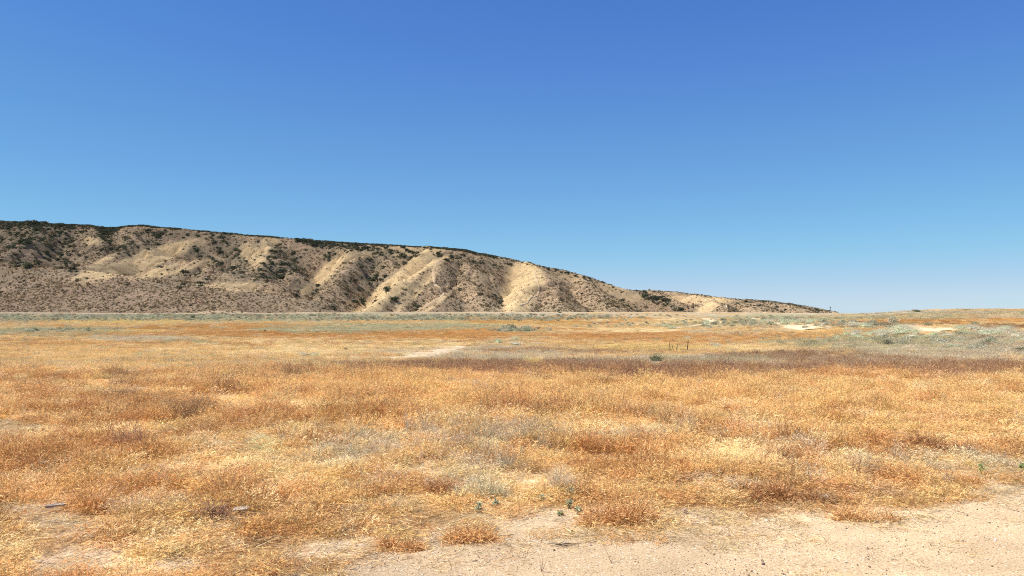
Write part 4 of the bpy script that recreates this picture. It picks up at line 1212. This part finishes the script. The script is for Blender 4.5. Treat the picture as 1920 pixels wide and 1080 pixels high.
def clump(px, py, wpx, hpx, label, mat, seed, kind='stem', n=9, cat="grass clump", name="weed_clump"):
    x, y, z = at(px, py); w = wpx / F * y; h = hpx / F * y; r = np.random.default_rng(700 + seed)
    parts = []
    for k in range(n):
        ox = r.uniform(-.5, .5) * w; oy = r.uniform(-.12, .22) * w
        hh = h * r.uniform(.7, 1.1) * (1 - .5 * (abs(ox) / (w * .5)) ** 2)
        ps = grass_parts(r, 85, w / n * 1.2, hh * 1.15, .55, .0045, .3) + tangle_parts(r, 150, w / n * 1.3, hh * .8, .004, .07)
        if kind == 'bush': ps = forb_parts(r, 12, w / n * 1.3, hh * r.uniform(.8, 1.5), .004) + grass_parts(r, 30, w / n * 1.6, hh * 1.0, .6, .0035, .3)
        for v, q, c in ps: parts.append((v + np.array([ox, oy, float(ground_h(np.array([x + ox]), np.array([y + oy]))[0]) - z]), q, c))
    props(place(name, parts, mat, (x, y, z)), label, cat)
clump(1165,985,140,60,"rust brown clump of matted stems at the road edge in the middle",M_rust,1,n=12)
clump(1470,942,124,46,"dark rust clump of matted stems lying right of centre behind the road edge",M_drust,2,n=11)
clump(1750,850,130,50,"dark rust clump of weeds below the golden grass at the right",M_drust,3,n=10)
clump(1608,979,60,28,"small spiky orange tuft at the road edge right of centre",M_rust,4,n=5)
clump(1668,979,30,18,"smaller orange tuft right beside the spiky one at the road edge",M_rust,5,n=3)
clump(250,850,60,66,"brown purple twiggy bush rising from the golden grass at left",M_brown,6,'bush',n=8,name="twiggy_bush",cat="bush")
clump(176,962,40,50,"tight dark orange tuft beside the dark board at lower left",M_rust,7,n=4)
clump(400,980,60,34,"brown purple twiggy clump left of the pale board",M_brown,8,'bush',n=6,name="twiggy_bush",cat="bush")
clump(830,928,56,36,"dark brown withered clump above the bare spot left of centre",M_drust,9,n=6)
clump(750,1030,70,30,"orange clump of stems at the road edge left of centre",M_rust,10,n=7)
clump(880,1018,90,30,"long orange brown clump along the road edge near the centre",M_rust,11,n=9)
clump(1060,925,60,40,"silvery grey twiggy bush behind the green sprigs",mat_plant("silver_twigs",color=(.80,.66,.44),trans=.35,lo=.55,hi=1.35),12,'bush',n=8,name="twiggy_bush",cat="bush")
clump(900,935,80,48,"pale grey green twiggy bush left of the green sprigs",mat_plant("pale_twigs",color=(.78,.68,.43),trans=.35,lo=.55,hi=1.35),13,'bush',n=9,name="twiggy_bush",cat="bush")

def rock(px, py, wpx, hpx, label, mat, seed, name="stone", cat="stone", flat=1.0):
    x, y, z = at(px, py); w = wpx / F * y; h = hpx / F * y; r = np.random.default_rng(900 + seed)
    nu, nv = 9, 5; V = []; 
    for j in range(nv + 1):
        th = -.5 + j / nv * 2.0
        for i in range(nu):
            a = i / nu * 6.283
            k = 1 + .22 * math.sin(2 * a + seed) + r.normal(0, .07)
            V.append((.5 * w * k * math.cos(th) * math.cos(a), .38 * w * k * math.cos(th) * math.sin(a), h * (.15 + .85 * math.sin(th)) * (1 + r.normal(0, .05))))
    V.append((0, 0, h * 1.0)); V.append((0, 0, -h * .4))
    Q = [(j * nu + i, j * nu + (i + 1) % nu, (j + 1) * nu + (i + 1) % nu, (j + 1) * nu + i) for j in range(nv) for i in range(nu)]
    T = [(nv * nu + i, nv * nu + (i + 1) % nu, len(V) - 2) for i in range(nu)] + [((i + 1) % nu, i, len(V) - 1) for i in range(nu)]
    me = fast_mesh(name, np.array(V), np.array(Q), np.array(T), False, mat)
    o = link_mesh(name, me); o.location = (x, y, z + .012); o.rotation_euler = (0, 0, r.uniform(-.5, .5)); props(o, label, cat)
M_pink = mat_simple("pinkish_stone", (.50,.36,.27), (.66,.52,.42), 30)
M_tan = mat_simple("tan_stone", (.48,.36,.24), (.62,.49,.34), 30)
M_dk = mat_simple("dark_stone", (.13,.09,.065), (.24,.17,.12), 30)
M_white = mat_simple("whitish_stone", (.50,.43,.34), (.66,.59,.49), 30)
rock(1283,963,10,7,"pinkish stone on the straw right of the rust clump",M_pink,1)
rock(1117,988,9,7,"pale tan stone at the foot of the rust clump",M_tan,2)
rock(1437,981,6,4,"small whitish stone on bare dirt below the dark rust clump",M_white,3)
rock(1643,983,10,4,"dark flat stone in front of the two orange tufts",M_dk,4)
rock(1565,866,10,6,"whitish stone lying in the pale grass at the right",M_white,5)
rock(1866,1017,8,4,"white chip of stone lying on the road at the right",M_white,6)
rock(1107,1027,7,4,"reddish brown stone on the road right of the twig pile",M_pink,7)
rock(1431,1062,6,4,"dark stone on the road at the bottom right of centre",M_dk,8)
rock(1367,1009,5,3,"small dark stone on the road below the flattened straw",M_dk,9)

def board(px, py, wpx, ang, label, mat, seed, thick=.014, dp=.07, name="board", tilt=.25):
    x, y, z = at(px, py); w = wpx / F * y; r = np.random.default_rng(950 + seed)
    n = 9; V = []
    for k in range(n):
        t = k / (n - 1) - .5; wv = dp * (.5 + .06 * r.normal()) * (1 - .35 * (abs(t) * 2) ** 3)
        for s, u in ((-1, 0), (1, 0), (1, 1), (-1, 1)):
            V.append((w * t, s * wv, thick * u + .03 * w * math.cos(t * 3) + r.normal(0, .001)))
    Q = [(k * 4 + a, k * 4 + (a + 1) % 4, (k + 1) * 4 + (a + 1) % 4, (k + 1) * 4 + a) for k in range(n - 1) for a in range(4)] + [(3, 2, 1, 0), ((n - 1) * 4, (n - 1) * 4 + 1, (n - 1) * 4 + 2, (n - 1) * 4 + 3)]
    me = fast_mesh(name, np.array(V), np.array(Q), None, False, mat); o = link_mesh(name, me)
    o.location = (x, y, z + .045); o.rotation_euler = (tilt, -.08, ang); props(o, label, "piece of wood")
M_oldwood = mat_simple("bleached_wood", (.30,.23,.16), (.56,.46,.34), 12)
M_darkwood = mat_simple("weathered_dark_wood", (.16,.12,.09), (.34,.27,.21), 12)
board(452,966,28,.35,"bleached flat piece of wood lying in the dry grass at lower left",M_oldwood,1)
board(104,960,34,.25,"dark weathered piece of wood lying on straw at the far lower left",M_darkwood,2,dp=.06,tilt=.1)
board(1546,942,16,-.5,"small bleached wood chip right of the dark rust clump",M_oldwood,3,dp=.05)

def twigs(px, py, label, seed, kind):
    x, y, z = at(px, py); r = np.random.default_rng(970 + seed)
    if kind == 'pile':
        n = 16; root = np.stack([r.uniform(-.08, .08, n), r.uniform(-.02, .02, n), r.uniform(.0, .02, n)], -1)
        d0 = dirs(n, r.uniform(1.3, 1.55, n), r, r.normal(0, .35, n)); d1 = unit(d0 + r.normal(0, .2, (n, 3)) * [1, 1, .3])
        parts = [ribbons(root, d0, d1, r.uniform(.05, .13, n), np.full(n, .007), 3, r)]
        nm = "twig_pile"
    else:
        n = 6; root = np.zeros((n, 3)); d0 = dirs(n, r.uniform(.05, .6, n), r); d1 = unit(d0 + r.normal(0, .3, (n, 3)) + [0, 0, .2])
        parts = [ribbons(root, d0, d1, r.uniform(.08, .2, n), np.full(n, .0035), 4, r)]
        nm = "dry_sprig"
    props(place(nm, parts, M_twig if kind == 'pile' else M_brown, (x, y, z + .015)), label, "twigs")
twigs(1045,1028,"little pile of dark twigs lying on the pale road",1,'pile')
twigs(1146,1060,"thin bare dry sprig standing on the road at bottom centre",2,'s')
twigs(1016,1077,"thin bare dry sprig at the bottom edge left of the other",3,'s')

# gravel on the road
def gravel():
    r = np.random.default_rng(61); ms = []
    mt = mat_plant("gravel_stones", instanced=True, trans=0, lo=.8, hi=1.2)
    for k in range(4):
        V = []; nu, nv = 6, 3
        for j in range(nv + 1):
            th = -.3 + j / nv * 1.7
            for i in range(nu): a = i / nu * 6.283; q = r.uniform(.8, 1.2); V.append((.5 * q * math.cos(th) * math.cos(a), .4 * q * math.cos(th) * math.sin(a), .35 * math.sin(th)))
        Q = [(j * nu + i, j * nu + (i + 1) % nu, (j + 1) * nu + (i + 1) % nu, (j + 1) * nu + i) for j in range(nv) for i in range(nu)]
        me = fast_mesh("pebble", np.array(V), np.array(Q), None, False, mt); set_color(me, 'v', r.random((len(V), 3))); ms.append(me)
    coll = hidden_collection("pebble_kinds", ms)
    n = 26000
    y = np.sqrt(r.uniform(3.3 ** 2, 8.5 ** 2, n)); x = r.uniform(-.45, .75, n) * y
    k = (y < road_edge(x) + .5) & (r.random(n) < np.clip(.5 + .9 * fbm(x, y, .8, 3, 801), .08, 1))
    x, y = x[k], y[k]; n = len(x); z = ground_h(x, y) + .014
    s = r.lognormal(-4.95, .42, n)
    pal = np.array([(.55,.40,.25),(.42,.29,.18),(.22,.145,.09),(.70,.58,.44),(.5,.34,.24),(.12,.085,.06)])
    col = pal[r.choice(6, n, p=[.3,.24,.17,.12,.1,.07])]
    instancer("gravel", "small stones and grit scattered on the pale dirt road", "gravel", np.stack([x, y, z], -1), np.stack([r.normal(0, .3, n), r.normal(0, .3, n), r.uniform(0, 6.28, n)], -1), np.stack([s, s, s], -1), r.integers(0, 4, n), col, coll)
    print("gravel", n)
gravel()
